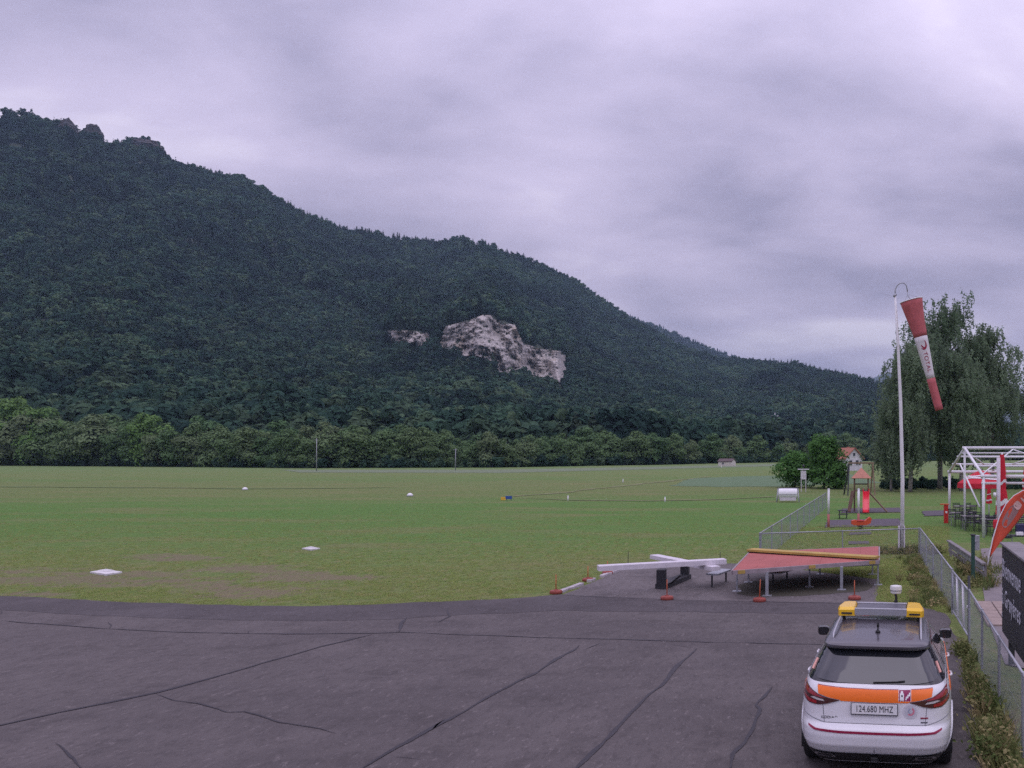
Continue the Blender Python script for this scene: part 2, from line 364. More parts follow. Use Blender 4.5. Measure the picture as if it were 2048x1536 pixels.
CR = [([(0, 1243), (200, 1258), (350, 1265), (500, 1269), (650, 1269), (740, 1268), (800, 1266), (900, 1270), (1100, 1277), (1300, 1282), (1450, 1287), (1640, 1290), (1690, 1291)], 0.040),
 ([(-60, 1466), (0, 1453), (130, 1425), (310, 1388), (450, 1350), (580, 1313), (640, 1295), (745, 1270)], 0.075),
 ([(315, 1390), (350, 1402), (400, 1408), (440, 1421), (455, 1426), (490, 1425), (520, 1433), (560, 1447), (640, 1460), (672, 1469)], 0.030),
 ([(700, 1555), (730, 1536), (830, 1478), (880, 1450), (900, 1441), (980, 1395), (1075, 1345), (1085, 1337), (1150, 1300), (1157, 1292)], 0.075),
 ([(862, 1462), (872, 1452), (890, 1441)], 0.10), ([(1165, 1302), (1185, 1294), (1205, 1287)], 0.035), ([(790, 1516), (815, 1518), (842, 1522)], 0.025),
 ([(1140, 1555), (1158, 1536), (1210, 1485), (1250, 1437), (1300, 1389), (1320, 1375), (1350, 1340), (1370, 1318), (1395, 1298)], 0.070),
 ([(1340, 1291), (1385, 1297)], 0.025), ([(1455, 1550), (1462, 1536), (1465, 1510), (1490, 1487), (1500, 1470), (1515, 1435), (1520, 1420), (1512, 1412), (1530, 1395), (1545, 1375)], 0.055),
 ([(112, 1488), (135, 1507), (150, 1520), (166, 1540)], 0.030), ([(800, 1266), (803, 1250), (806, 1244), (813, 1236)], 0.075), ([(875, 1247), (900, 1234), (895, 1226), (897, 1218)], 0.045),
 ([(220, 1259), (223, 1252), (216, 1246)], 0.035), ([(495, 1269), (496, 1263)], 0.035), ([(-10, 1233), (3, 1228), (4, 1222)], 0.03),
 ([(1122, 1191), (1300, 1199), (1420, 1203), (1540, 1205), (1690, 1208)], 0.055), ([(1400, 1250), (1432, 1252)], 0.02)]
for i, (p, w) in enumerate(CR): crack(p, w * 0.95, i * 13.7)

# slab of the signal area, older and browner, with a white kerb along its left side
slab_pts = [gp(1124, 1192), gp(1238, 1143), gp(1262, 1130), gp(1480, 1128), gp(1560, 1135), gp(1762, 1160), gp(1752, 1208), gp(1400, 1204)]
slab = sheet('signal_area_slab', wiggle(slab_pts + [slab_pts[0]], 0.3, 0.06, 21)[:-1], 0.018, asphalt_material('slab_asphalt', (0.102, 0.090, 0.090), (0.145, 0.127, 0.126), 8.0)); tag(slab, kind='structure')
dark_mottle = NT('dark_mottle'); mm = dark_mottle.mix(dark_mottle.noise(2.2, 6, 0.7), (0.030, 0.028, 0.016), (0.085, 0.078, 0.060)); dark_mottle.done(mm, 0.95, dark_mottle.bump(dark_mottle.noise(20, 4), 0.6, 0.03))
patch_pts = [gp(1478, 1176), gp(1500, 1163), gp(1600, 1158), gp(1690, 1160), gp(1735, 1166), gp(1738, 1180), gp(1690, 1188), gp(1600, 1194), gp(1520, 1196), gp(1484, 1190)]
patch_sheet = sheet('dark_patch', wiggle(patch_pts + [patch_pts[0]], 0.2, 0.18, 33)[:-1], 0.023, M['dark_mottle'], parent=slab)  # dark mottled sheet lying on the slab below the signal table
kerbm = mat('kerb_stone', (0.44, 0.40, 0.42), 0.85, var=0.25, scale=6, bump=0.4)
ka, kb = gp(1120, 1187), gp(1238, 1143)
for i in range(9):
    p0 = ka.lerp(kb, i / 9 + 0.006); p1 = ka.lerp(kb, (i + 0.93) / 9)
    if i in (3, 5): continue                                   # gaps where the marker feet stand
    o = MB().bar(p0 + Vector((0, 0, 0.045)), p1 + Vector((random.uniform(-.04, .04), 0, 0.045)), 0.15, 0.09 + random.uniform(-.01, .02)).build('kerb_stone', kerbm, slab)

# mown strips, crop and paths of the field beyond
def patch(name, px, material, z):
    pts = [gp(*p) for p in px]
    s_ = sheet(name, wiggle(pts + [pts[0]], 2.0, 0.5, int(z * 1e4))[:-1], z, material); return tag(s_, kind='structure')
def grassmat(name, a, b, sc=0.6):
    t = NT(name); c = t.mix(t.step(t.noise(sc, 6, 0.7, stretch=(0.4, 1, 1)), 0.35, 0.65), a, b); c = t.mix(t.math('MULTIPLY', t.step(t.noise(9, 4, 0.7), 0.5, 0.7), 0.5), c, tuple(v * 0.6 for v in a))
    return t.done(c, 0.95, t.bump(t.noise(6, 4, 0.7), 0.8, 0.1))
patch('crop_field', [(1380, 957), (1480, 953), (1700, 948), (1760, 966), (1560, 973), (1440, 974), (1345, 972)], grassmat('crop', (0.095, 0.170, 0.075), (0.120, 0.185, 0.095)), 0.020)
patch('meadow_strip', [(560, 940), (1000, 939.5), (1350, 933), (1560, 928), (1700, 926.5), (1700, 930), (1560, 932), (1330, 938), (1000, 946), (600, 945)], grassmat('meadow', (0.130, 0.180, 0.095), (0.180, 0.215, 0.130)), 0.028)
patch('worn_path', [(1010, 993), (1120, 985), (1230, 973), (1330, 962), (1420, 953), (1422, 953.8), (1332, 963.4), (1232, 974.6), (1122, 986.8), (1011, 994.8)], grassmat('path', (0.165, 0.195, 0.075), (0.205, 0.212, 0.095)), 0.032)
patch('worn_path', [(1012, 997), (1080, 997.5), (1160, 1000.5), (1300, 1001), (1440, 999), (1545, 993), (1545, 993.8), (1440, 1000), (1300, 1002.2), (1160, 1001.7), (1080, 998.4)], M['path'], 0.036)
patch('worn_path', [(-300, 973), (0, 973), (300, 975), (480, 977), (640, 976.5), (760, 975.5), (800, 975), (760, 975.9), (640, 977.6), (480, 978.2), (300, 976.2), (0, 974.3), (-300, 974)], grassmat('rut', (0.115, 0.170, 0.052), (0.145, 0.195, 0.064)), 0.040)

# ------------------------------------------------------------------ mountains
SKY_A = [(-900, 330), (-500, 262), (-200, 215), (-60, 226), (0, 224), (22, 218), (45, 216), (66, 228), (90, 236), (118, 240), (138, 244), (146, 252), (152, 268), (166, 270), (173, 258), (186, 253), (196, 262), (200, 278),
  (215, 282), (240, 280), (268, 277), (300, 280), (322, 296), (340, 316), (362, 332), (400, 338), (440, 346), (480, 353), (530, 376), (600, 416), (650, 440), (690, 458), (720, 456), (760, 461), (830, 473), (880, 479),
  (930, 479), (975, 484), (1000, 495), (1050, 516), (1100, 537), (1150, 561), (1200, 596), (1240, 626), (1290, 652), (1376, 697), (1440, 713), (1490, 717), (1530, 722), (1580, 724), (1640, 738), (1690, 749), (1740, 758), (1790, 768), (1850, 792), (1950, 830), (2060, 862), (2400, 895)]
azs = np.array([ae(*p)[0] for p in SKY_A]); tes = np.array([ae(*p)[1] for p in SKY_A])
def pxaz(px): return math.atan((px - PX) / F)
_b = [(-900, 300), (-300, 290), (0, 268), (300, 246), (600, 223), (1000, 232), (1300, 280), (1500, 335), (1700, 400), (2000, 420), (2400, 420)]
b_az = np.array([pxaz(p) for p, d in _b]); b_d = np.array([d for p, d in _b])
def tree_r(az): return np.interp(az, b_az, b_d) / np.cos(az)       # distance of the wood's edge
_r = [(-900, 1450), (0, 1500), (600, 1650), (1000, 1750), (1240, 1820), (1500, 1700), (1700, 1500), (1900, 1300), (2400, 1100)]
r_az = np.array([pxaz(p) for p, d in _r]); r_d = np.array([d for p, d in _r])
CL = [([770, 800, 850, 858, 866], [663, 659, 665, 668, 676], [674, 688, 694, 694, 680]),
      ([872, 892, 925, 945, 965, 985, 1002, 1030, 1046, 1080, 1120, 1132, 1138], [690, 652, 644, 638, 630, 630, 644, 650, 686, 698, 702, 712, 735], [696, 716, 738, 746, 752, 756, 758, 758, 760, 766, 780, 770, 740])]
CL = [(xs, tp, [b + (22 if i == 0 else 15) for b in bt]) for i, (xs, tp, bt) in enumerate(CL)]
CLA = []
for xs, tp, bt in CL:
    CLA.append((np.array([ae(x, t)[0] for x, t in zip(xs, tp)]), np.array([ae(x, t)[1] for x, t in zip(xs, tp)]), np.array([ae(x, b)[1] for x, b in zip(xs, bt)])))
def terrain_r(az, s, R, r0, te0, te1, seed, rib, cliffs=True):
    """distance of the slope seen along azimuth az at fraction s of its height"""
    te = te0 + (te1 - te0) * s
    base = r0 + (R - r0) * s ** 1.12
    nz = fbm(az * 16 + 5, s * 2.6 + az * 6, 4, seed) * rib + fbm(az * 60, s * 9, 3, seed + 9) * rib * 0.28
    r = base * (1 + nz * np.clip(s * 6, 0, 1) * np.clip((1 - s) * 5, 0, 1))
    if cliffs:
        for ca, ct, cb in CLA:
            t_ = np.interp(az, ca, ct); b_ = np.interp(az, ca, cb)
            inside = np.clip((az - ca[0]) / 0.012, 0, 1) * np.clip((ca[-1] - az) / 0.012, 0, 1)
            sb = (b_ - te0) / (te1 - te0); st = (t_ - te0) / (te1 - te0)
            rb = r0 + (R - r0) * sb ** 1.12; rt = r0 + (R - r0) * st ** 1.12
            lag_t = (rt - rb) * 0.72
            lag = np.where(te < b_, 0.0, np.where(te < t_, lag_t * (te - b_) / np.maximum(t_ - b_, 1e-6), lag_t * np.exp(-(te - t_) / 0.05)))
            r = r - lag * inside
    return r, te
def ridge(name, az0, az1, nc, nr, R, skyaz, skyte, r0f, seed, rib, drop, cliffs=True):
    az = np.linspace(az0, az1, nc); Rv = R(az); r0 = r0f(az); te1 = np.interp(az, skyaz, skyte) - drop / Rv; te0 = -HC / r0
    s = np.concatenate([np.linspace(0, 1, nr)])
    A, Sg = np.meshgrid(az, s, indexing='ij')
    r, te = terrain_r(A, Sg, Rv[:, None], r0[:, None], te0[:, None], te1[:, None], seed, rib, cliffs)
    z = HC + r * te
    P = np.stack([r * np.sin(A), r * np.cos(A), z], -1)
    back = []
    for k, (dr, dz) in enumerate(((60, -25), (200, -120), (500, -420), (900, -1000))):      # the far side falls away
        rb = r[:, -1] + dr; zb = np.maximum(z[:, -1] + dz * np.clip(z[:, -1] / 400, .3, 1), -3)
        back.append(np.stack([rb * np.sin(az), rb * np.cos(az), zb], -1))
    P = np.concatenate([P, np.stack(back, 1)], 1); n2 = P.shape[1]
    V = P.reshape(-1, 3); idx = np.arange(nc * n2).reshape(nc, n2)
    Q = np.stack([idx[:-1, :-1], idx[1:, :-1], idx[1:, 1:], idx[:-1, 1:]], -1).reshape(-1, 4)
    return P[:, :nr], npmesh(name, V, Q), (az, s)
def hill_material():
    t = NT('forest_floor'); c = t.mix(t.noise(0.02, 6, 0.7), (0.028, 0.040, 0.024), (0.050, 0.062, 0.036)); return t.done(c, 0.95, t.bump(t.noise(0.08, 5, 0.7), 1.0, 4.0))
def rock_material():
    t = NT('limestone'); a = t.noise(0.055, 7, 0.7); b = t.noise(0.16, 6, 0.75, stretch=(1, 1, 0.28)); k = t.noise(0.5, 5, 0.8, stretch=(1, 1, 0.5))
    c = t.mix(t.step(a, 0.35, 0.65), (0.36, 0.33, 0.305), (0.52, 0.48, 0.445)); c = t.mix(t.math('MULTIPLY', t.step(b, 0.50, 0.64), 0.60), c, (0.12, 0.110, 0.115))
    c = t.mix(t.math('MULTIPLY', t.step(k, 0.55, 0.72), 0.40), c, (0.055, 0.052, 0.052)); c = t.mix(t.math('MULTIPLY', t.step(t.noise(0.03, 4, 0.6, loc=(9, 3, 1)), 0.56, 0.66), 0.5), c, (0.36, 0.29, 0.20))
    return t.done(c, 0.9, t.bump(k, 0.8, 1.2))
RIB = 0.17
def tr0(az): return tree_r(az) + 22
PA, meA, (azA, sA) = ridge('wooded_mountain', pxaz(-900), pxaz(2400), 560, 190, lambda a: np.interp(a, r_az, r_d), azs, tes, tr0, 3, RIB, 10.0)
mtn = link('wooded_mountain', meA, hill_material(), smooth=True); tag(mtn, kind='structure')
SKY_B = [(1000, 560), (1150, 585), (1235, 618), (1320, 648), (1400, 683), (1480, 713), (1560, 735), (1700, 790), (1900, 850)]
PB, meB, (azB, sB) = ridge('distant_ridge', pxaz(1000), pxaz(1900), 200, 50, lambda a: 0 * a + 3100, np.array([ae(*p)[0] for p in SKY_B]), np.array([ae(*p)[1] for p in SKY_B]), lambda a: 0 * a + 1950, 31, 0.05, 12.0, False)
tag(link('distant_ridge', meB, M['forest_floor'], smooth=True), kind='structure')
SKY_D = [(1500, 800), (1650, 775), (1740, 757), (1768, 746), (1790, 745), (1840, 758), (1900, 772), (1980, 770), (2060, 790), (2200, 760), (2500, 740)]
PD, meD, _ = ridge('blue_hills', pxaz(1500), pxaz(2500), 200, 40, lambda a: 0 * a + 5600, np.array([ae(*p)[0] for p in SKY_D]), np.array([ae(*p)[1] for p in SKY_D]), lambda a: 0 * a + 3800, 51, 0.04, 4.0, False)
tag(link('blue_hills', meD, M['forest_floor'], smooth=True), kind='structure')
# the bare limestone faces, as their own finely broken surface just in front of the slope
def cliff(ci):
    ca, ct, cb = CLA[ci]; nA = 220 if ci else 80; nT = 130 if ci else 50
    az = np.linspace(ca[0], ca[-1], nA); R = np.interp(az, r_az, r_d); r0 = tr0(az); te1 = np.interp(az, azs, tes) - 11.0 / R; te0 = -HC / r0
    t_ = np.interp(az, ca, ct); b_ = np.interp(az, ca, cb); k = np.linspace(0, 1, nT)
    TE = b_[:, None] + (t_ - b_)[:, None] * k[None]; s = (TE - te0[:, None]) / (te1 - te0)[:, None]
    r, te = terrain_r(az[:, None] + 0 * s, s, R[:, None], r0[:, None], te0[:, None], te1[:, None], 3, RIB)
    A = az[:, None] + 0 * s
    jag = np.abs(fbm(A * 420, TE * 120, 5, 77)) * 11 + np.abs(fbm(A * 110, TE * 60, 4, 78)) * 15 + np.floor(fbm(A * 220, TE * 300, 3, 79) * 6) * 2.2
    r = r - 5 - jag
    z = HC + r * TE; P = np.stack([r * np.sin(A), r * np.cos(A), z], -1).reshape(-1, 3)
    hole = fbm(A * 150, TE * 190, 4, 90) + 0.32
    edge_in = np.minimum(np.minimum(k[None], 1 - k[None]) * 5, np.minimum((A - ca[0]), (ca[-1] - A)) * 60)
    keep = (hole + np.clip(edge_in, 0, 0.6)) > 0.18
    if ci:                                                  # the wooded ledge inside the big face
        i0, t0 = ae(872, 700)[0], ae(0, 712)[1]; i1, t1 = ae(986, 670)[0], ae(0, 660)[1]
        u = (A - (i0 + i1) / 2) / ((i1 - i0) / 2); v = (TE - (t0 + t1) / 2) / ((t1 - t0) / 2)
        led = u ** 4 + v ** 2 + fbm(A * 120, TE * 120, 3, 95) * 0.9 < 1.0
        keep &= ~led
    idx = np.arange(nA * nT).reshape(nA, nT); Q = np.stack([idx[:-1, :-1], idx[1:, :-1], idx[1:, 1:], idx[:-1, 1:]], -1)
    kq = keep[:-1, :-1] & keep[1:, :-1] & keep[1:, 1:] & keep[:-1, 1:]
    o = link('cliff', npmesh('cliff', P, Q[kq]), rock_material() if 'limestone' not in M else M['limestone']); return tag(o, kind='structure')
cliff(1); cliff(0)
def in_cliff(az, te):
    m = np.zeros(az.shape, bool)
    for ci, (ca, ct, cb) in enumerate(CLA):
        t_ = np.interp(az, ca, ct); b_ = np.interp(az, ca, cb); q = (az > ca[0]) & (az < ca[-1]) & (te > b_ + 0.001) & (te < t_)
        if ci:
            i0, t0 = ae(872, 700)[0], ae(0, 712)[1]; i1, t1 = ae(986, 670)[0], ae(0, 660)[1]
            q &= ~((np.abs(az - (i0 + i1) / 2) < (i1 - i0) * .45) & (te > t0 - 0.004) & (te < t1 - 0.008))
        m |= q
    return m
# rock towers on the skyline and small outcrops on the slope
def crag(name, px, py, wpx, hpx, dist_f, seed, dark=False):
    az, te = ae(px, py); R = float(np.interp(az, r_az, r_d)) * dist_f; sc = R / F
    c = Vector((R * math.sin(az), R * math.cos(az), HC + R * te)); w = wpx * sc; h = hpx * sc
    bm = bmesh.new(); bmesh.ops.create_icosphere(bm, subdivisions=4, radius=1.0)
    for v in bm.verts:
        p = v.co; q = 1.0 + 0.40 * float(fbm(p.x * 2 + seed, p.y * 2 + p.z * 3.1, 4, seed)) + 0.15 * float(fbm(p.x * 9 + seed, p.z * 9 + p.y * 5, 3, seed))
        zz = p.z * (1 - 0.15 * abs(p.x)); v.co = Vector((p.x * w / 2 * q * (1.12 - 0.2 * p.z), p.y * w * 0.45 * q, zz * h / 2 * q))
    me = bpy.data.meshes.new(name); bm.to_mesh(me); bm.free()
    o = link(name, me, M['crag_rock'] if dark else M['limestone']); o.location = c; o.rotation_euler = (0, 0, -az); return tag(o, kind='structure')
t = NT('crag_rock'); t.done(t.mix(t.step(t.noise(0.12, 6, 0.7), 0.4, 0.65), (0.040, 0.034, 0.036), (0.090, 0.075, 0.074)), 0.9, t.bump(t.noise(0.5, 5, 0.7), 0.8, 1.0))
crag('rock_tower', 185, 274, 24, 40, 0.985, 5, True); crag('rock_tower', 136, 266, 24, 40, 0.985, 8, True); crag('rock_tower', 292, 296, 44, 26, 0.99, 14, True)
for i, (x, y, w, h) in enumerate([(1318, 754, 15, 11), (1329, 766, 10, 7), (1303, 748, 8, 7), (1424, 796, 12, 8), (1738, 806, 14, 10), (1696, 797, 10, 8), (1731, 818, 8, 7), (878, 636, 12, 9), (845, 652, 14, 8)]):
    az, te = ae(x, y); R = float(np.interp(az, r_az, r_d)); r0 = float(tr0(az)); te1 = float(np.interp(az, azs, tes)) - 11 / R; te0 = -HC / r0
    s = (te - te0) / (te1 - te0); rr, _ = terrain_r(np.array([az]), np.array([s]), R, r0, te0, te1, 3, RIB)
    crag('outcrop', x, y - 2, w, h, float(rr[0]) / R * 0.985, 20 + i)
# ------------------------------------------------------------------ foliage
def leaf_material(name, a, b, c, nsc=0.5, trans=0.3, stand=False):
    ma = bpy.data.materials.new(name); ma.use_nodes = True; N = ma.node_tree.nodes; L = ma.node_tree.links; N.clear()
    tc = N.new('ShaderNodeTexCoord'); oi = N.new('ShaderNodeObjectInfo'); nz = N.new('ShaderNodeTexNoise'); nz.inputs['Scale'].default_value = nsc; nz.inputs['Detail'].default_value = 4; nz.inputs['Roughness'].default_value = 0.7
    L.new(tc.outputs['Object'], nz.inputs['Vector'])
    def ramp(f, stops):
        x = N.new('ShaderNodeValToRGB')
        while len(x.color_ramp.elements) < len(stops): x.color_ramp.elements.new(0.5)
        for e, (p, q) in zip(x.color_ramp.elements, stops): e.position = p; e.color = (*q, 1)
        L.new(f, x.inputs[0]); return x.outputs[0]
    r1 = ramp(oi.outputs['Random'], [(0.0, a), (0.5, b), (1.0, c)]); r2 = ramp(nz.outputs['Fac'], [(0.3, (0.55, 0.55, 0.55)), (0.7, (1.35, 1.35, 1.35))])
    mx = N.new('ShaderNodeMix'); mx.data_type = 'RGBA'; mx.blend_type = 'MULTIPLY'; mx.inputs[0].default_value = 1.0; L.new(r1, mx.inputs[6]); L.new(r2, mx.inputs[7])
    if stand:                                               # whole stands of lighter and darker trees
        n3 = N.new('ShaderNodeTexNoise'); n3.inputs['Scale'].default_value = 0.011; n3.inputs['Detail'].default_value = 4; n3.inputs['Roughness'].default_value = 0.65; L.new(oi.outputs['Location'], n3.inputs['Vector'])
        m3 = N.new('ShaderNodeMix'); m3.data_type = 'RGBA'; m3.blend_type = 'MULTIPLY'; m3.inputs[0].default_value = 1.0; L.new(mx.outputs[2], m3.inputs[6]); L.new(ramp(n3.outputs['Fac'], [(0.36, (0.50, 0.55, 0.62)), (0.64, (1.55, 1.6, 1.35))]), m3.inputs[7]); mx = m3
    d = N.new('ShaderNodeBsdfDiffuse'); tr = N.new('ShaderNodeBsdfTranslucent'); ms = N.new('ShaderNodeMixShader'); ms.inputs[0].default_value = trans
    L.new(mx.outputs[2], d.inputs[0]); L.new(mx.outputs[2], tr.inputs[0]); L.new(d.outputs[0], ms.inputs[1]); L.new(tr.outputs[0], ms.inputs[2])
    o = N.new('ShaderNodeOutputMaterial'); L.new(ms.outputs[0], o.inputs[0]); M[name] = ma; return ma
leaf_material('leaf_wood', (0.034, 0.068, 0.058), (0.052, 0.096, 0.070), (0.090, 0.132, 0.084), 0.35, 0.3, True)
leaf_material('needles', (0.026, 0.048, 0.036), (0.036, 0.060, 0.042), (0.060, 0.080, 0.056), 0.4, 0.2, True)
leaf_material('leaf_edge', (0.110, 0.195, 0.088), (0.145, 0.225, 0.100), (0.180, 0.235, 0.125), 0.5)
leaf_material('leaf_bright', (0.160, 0.280, 0.092), (0.170, 0.290, 0.096), (0.180, 0.295, 0.10), 0.5)
leaf_material('leaf_birch', (0.190, 0.262, 0.170), (0.210, 0.282, 0.180), (0.225, 0.292, 0.190), 0.7, 0.5)
leaf_material('leaf_maple', (0.098, 0.215, 0.064), (0.108, 0.23, 0.068), (0.118, 0.235, 0.074), 0.9, 0.35)
bark = mat('bark', (0.060, 0.048, 0.040), 0.9, var=0.4, scale=3, bump=0.5, stretch=(1, 1, 0.3))
birch_bark = mat('birch_bark', (0.10, 0.09, 0.085), 0.85, scale=2.5, col2=(0.42, 0.39, 0.37), stretch=(0.6, 0.6, 3.0), bump=0.3)
def leaves(P, Nn, size, jit=0.7, r=rng, asp=1.0):
    """one diamond-shaped leaf clump for every point"""
    n = len(P); nrm = Nn + r.normal(0, jit, (n, 3)); nrm /= np.linalg.norm(nrm, axis=1, keepdims=True) + 1e-9
    a = r.normal(0, 1, (n, 3)); u = np.cross(nrm, a); u /= np.linalg.norm(u, axis=1, keepdims=True) + 1e-9; v = np.cross(nrm, u)
    sz = (size * r.uniform(0.55, 1.35, n))[:, None]
    V = np.stack([P - u * sz * asp, P - v * sz * 0.62 + nrm * sz * .12, P + u * sz * asp, P + v * sz * 0.62 + nrm * sz * .12], 1).reshape(-1, 3)
    return V, np.arange(4 * n).reshape(n, 4)
def broad_crown(seed, n, H, W, leaf, lobes=18, low=0.12, jit=0.45):
    """irregular broadleaf crown: leaves on the shells of many unequal lobes, with gaps between them"""
    r = np.random.default_rng(seed); cs = []; rs = []
    for i in range(lobes):
        th = r.uniform(0, 2 * math.pi); zz = r.uniform(0, 1) ** 0.8; prof = math.sin(math.pi * min(1, 0.22 + zz * 0.70)) ** 0.7
        rad = W * 0.5 * prof * r.uniform(0.35, 0.78); cs.append((rad * math.cos(th), rad * math.sin(th), H * (low + 0.05 + zz * (0.80 - low)))); rs.append(W * r.uniform(0.15, 0.27) * (1.05 - 0.35 * zz))
    cs.append((0, 0, H * 0.5)); rs.append(W * 0.30); cs.append((0, 0, H * 0.28)); rs.append(W * 0.30)
    cs = np.array(cs); rs = np.array(rs); pick = r.choice(len(cs), n, p=rs ** 2 / (rs ** 2).sum())
    d = r.normal(0, 1, (n, 3)); d /= np.linalg.norm(d, axis=1, keepdims=True); d[:, 2] = np.where(r.random(n) < 0.6, np.abs(d[:, 2]), d[:, 2])
    P = cs[pick] + d * (rs[pick] * r.uniform(0.62, 1.10, n))[:, None] * np.array([1, 1, 0.85])
    P[:, 2] = np.maximum(P[:, 2], 0.15)
    return leaves(P, d + np.array([0, 0, .25]), leaf, jit, r)
def fir_crown(seed, n, H, W, leaf):
    r = np.random.default_rng(seed); t_ = 1 - np.sqrt(r.uniform(0, 1, n)); tier = np.round(t_ * 13) / 13 + r.normal(0, 0.012, n); th = r.uniform(0, 2 * math.pi, n)
    lim = W * 0.5 * (1.0 - tier) ** 0.85 * (0.75 + 0.25 * np.sin(th * 3 + tier * 9 + seed)) + 0.12; k = r.uniform(0.35, 1.0, n) ** 0.6; rad = lim * k
    z = H * (0.08 + 0.92 * tier) - rad * 0.35; P = np.stack([rad * np.cos(th), rad * np.sin(th), np.clip(z, .1, H)], 1)
    Nn = np.stack([np.cos(th) * .5, np.sin(th) * .5, np.ones(n)], 1); return leaves(P, Nn, leaf, 0.35, r)
def obj_unlinked(name, VF, material):
    me = npmesh(name, *VF); me.materials.append(material); return bpy.data.objects.new(name, me)
def scatter(name, P, rz, sc, idx, protos, label, cat, mirror=None):
    """one mass of plants: points carrying a turn, a size and a kind, instanced by geometry nodes"""
    me = bpy.data.meshes.new(name); me.vertices.add(len(P)); me.vertices.foreach_set('co', np.asarray(P, np.float32).ravel())
    for an, val, ty in (('turn', rz, 'FLOAT'), ('size', sc, 'FLOAT'), ('sort', idx, 'INT')):
        at_ = me.attributes.new(an, ty, 'POINT'); at_.data.foreach_set('value', np.asarray(val, np.int32 if ty == 'INT' else np.float32))
    o = link(name, me); ng = bpy.data.node_groups.new(name, 'GeometryNodeTree')
    ng.interface.new_socket('Geometry', in_out='INPUT', socket_type='NodeSocketGeometry'); ng.interface.new_socket('Geometry', in_out='OUTPUT', socket_type='NodeSocketGeometry')
    N = ng.nodes; L = ng.links; gi = N.new('NodeGroupInput'); go = N.new('NodeGroupOutput'); jn = N.new('GeometryNodeJoinGeometry')
    def na(nm, ty):
        x = N.new('GeometryNodeInputNamedAttribute'); x.data_type = ty; x.inputs['Name'].default_value = nm; return x.outputs['Attribute']
    cx = N.new('ShaderNodeCombineXYZ'); L.new(na('turn', 'FLOAT'), cx.inputs[2]); s_ = na('size', 'FLOAT'); k_ = na('sort', 'INT')
    for k, pr in enumerate(protos):
        cmp_ = N.new('FunctionNodeCompare'); cmp_.data_type = 'INT'; cmp_.operation = 'EQUAL'; L.new(k_, cmp_.inputs[2]); cmp_.inputs[3].default_value = k
        oi = N.new('GeometryNodeObjectInfo'); oi.inputs['Object'].default_value = pr; oi.inputs['As Instance'].default_value = True
        ip = N.new('GeometryNodeInstanceOnPoints'); L.new(gi.outputs[0], ip.inputs['Points']); L.new(cmp_.outputs[0], ip.inputs['Selection']); L.new(oi.outputs['Geometry'], ip.inputs['Instance'])
        L.new(cx.outputs[0], ip.inputs['Rotation']); L.new(s_, ip.inputs['Scale']); L.new(ip.outputs[0], jn.inputs[0])
    L.new(jn.outputs[0], go.inputs[0]); md = o.modifiers.new('scatter', 'NODES'); md.node_group = ng
    return tag(o, label, cat, kind='stuff')
WOOD = [obj_unlinked('broadleaf_crown', broad_crown(100 + i, 520, 10, 9.6, 0.80, 9, 0.12, 0.22), M['leaf_wood']) for i in range(4)] + [obj_unlinked('fir_crown', fir_crown(200 + i, 420, 12, 4.8, 0.62), M['needles']) for i in range(3)]
def grow(P, n, r, conifer, smin, smax, az=None, s=None, cols=None):
    """points spread over a slope evenly by ground area"""
    a = P[1:, :-1] - P[:-1, :-1]; b = P[:-1, 1:] - P[:-1, :-1]; ar = np.linalg.norm(np.cross(a, b), axis=-1)
    if cols is not None: ar = ar * cols[:-1, None]
    pr = (ar / ar.sum()).ravel(); q = r.choice(len(pr), n, p=pr); i, j = np.unravel_index(q, ar.shape); u, v = r.random(n)[:, None], r.random(n)[:, None]
    X = P[i, j] * (1 - u) * (1 - v) + P[i + 1, j] * u * (1 - v) + P[i, j + 1] * (1 - u) * v + P[i + 1, j + 1] * u * v
    sc = r.uniform(smin, smax, n); h = j / ar.shape[1]; cf = conifer(h, X); idx = np.where(r.random(n) < cf, 4 + r.integers(0, 3, n), r.integers(0, 4, n)); return X, sc, idx
rf = np.random.default_rng(5)
vis = ((azA > pxaz(-260)) & (azA < pxaz(2300))).astype(float)
def conA(h, X): return np.clip(0.16 + 0.55 * h + 1.1 * fbm(X[:, 0] / 160, X[:, 2] / 110, 3, 61), 0.05, 0.62)
XA, scA, ixA = grow(PA, 40000, rf, conA, 0.95, 1.75, cols=vis)
azx = np.arctan2(XA[:, 0], XA[:, 1]); tex = (XA[:, 2] - HC) / np.hypot(XA[:, 0], XA[:, 1])
ok = ~in_cliff(azx, tex); XA, scA, ixA = XA[ok], scA[ok], ixA[ok]
scA = np.where(ixA >= 4, scA * 0.88, scA) * (0.8 + 0.5 * np.clip(fbm(XA[:, 0] / 70, XA[:, 1] / 70, 2, 15) + .5, 0, 1)); XA[:, 2] -= 1.0
scatter('mountain_forest', XA, rf.uniform(0, 6.28, len(XA)), scA, ixA, WOOD, 'dark mixed forest of broadleaf and fir covering the mountain slopes', 'forest')
XB, scB, ixB = grow(PB, 16000, rf, lambda h, X: 0.6 + 0 * h, 0.95, 1.5)
scatter('ridge_forest', XB, rf.uniform(0, 6.28, len(XB)), scB, ixB, WOOD, 'thin bluish line of forest on the ridge behind the mountain', 'forest')

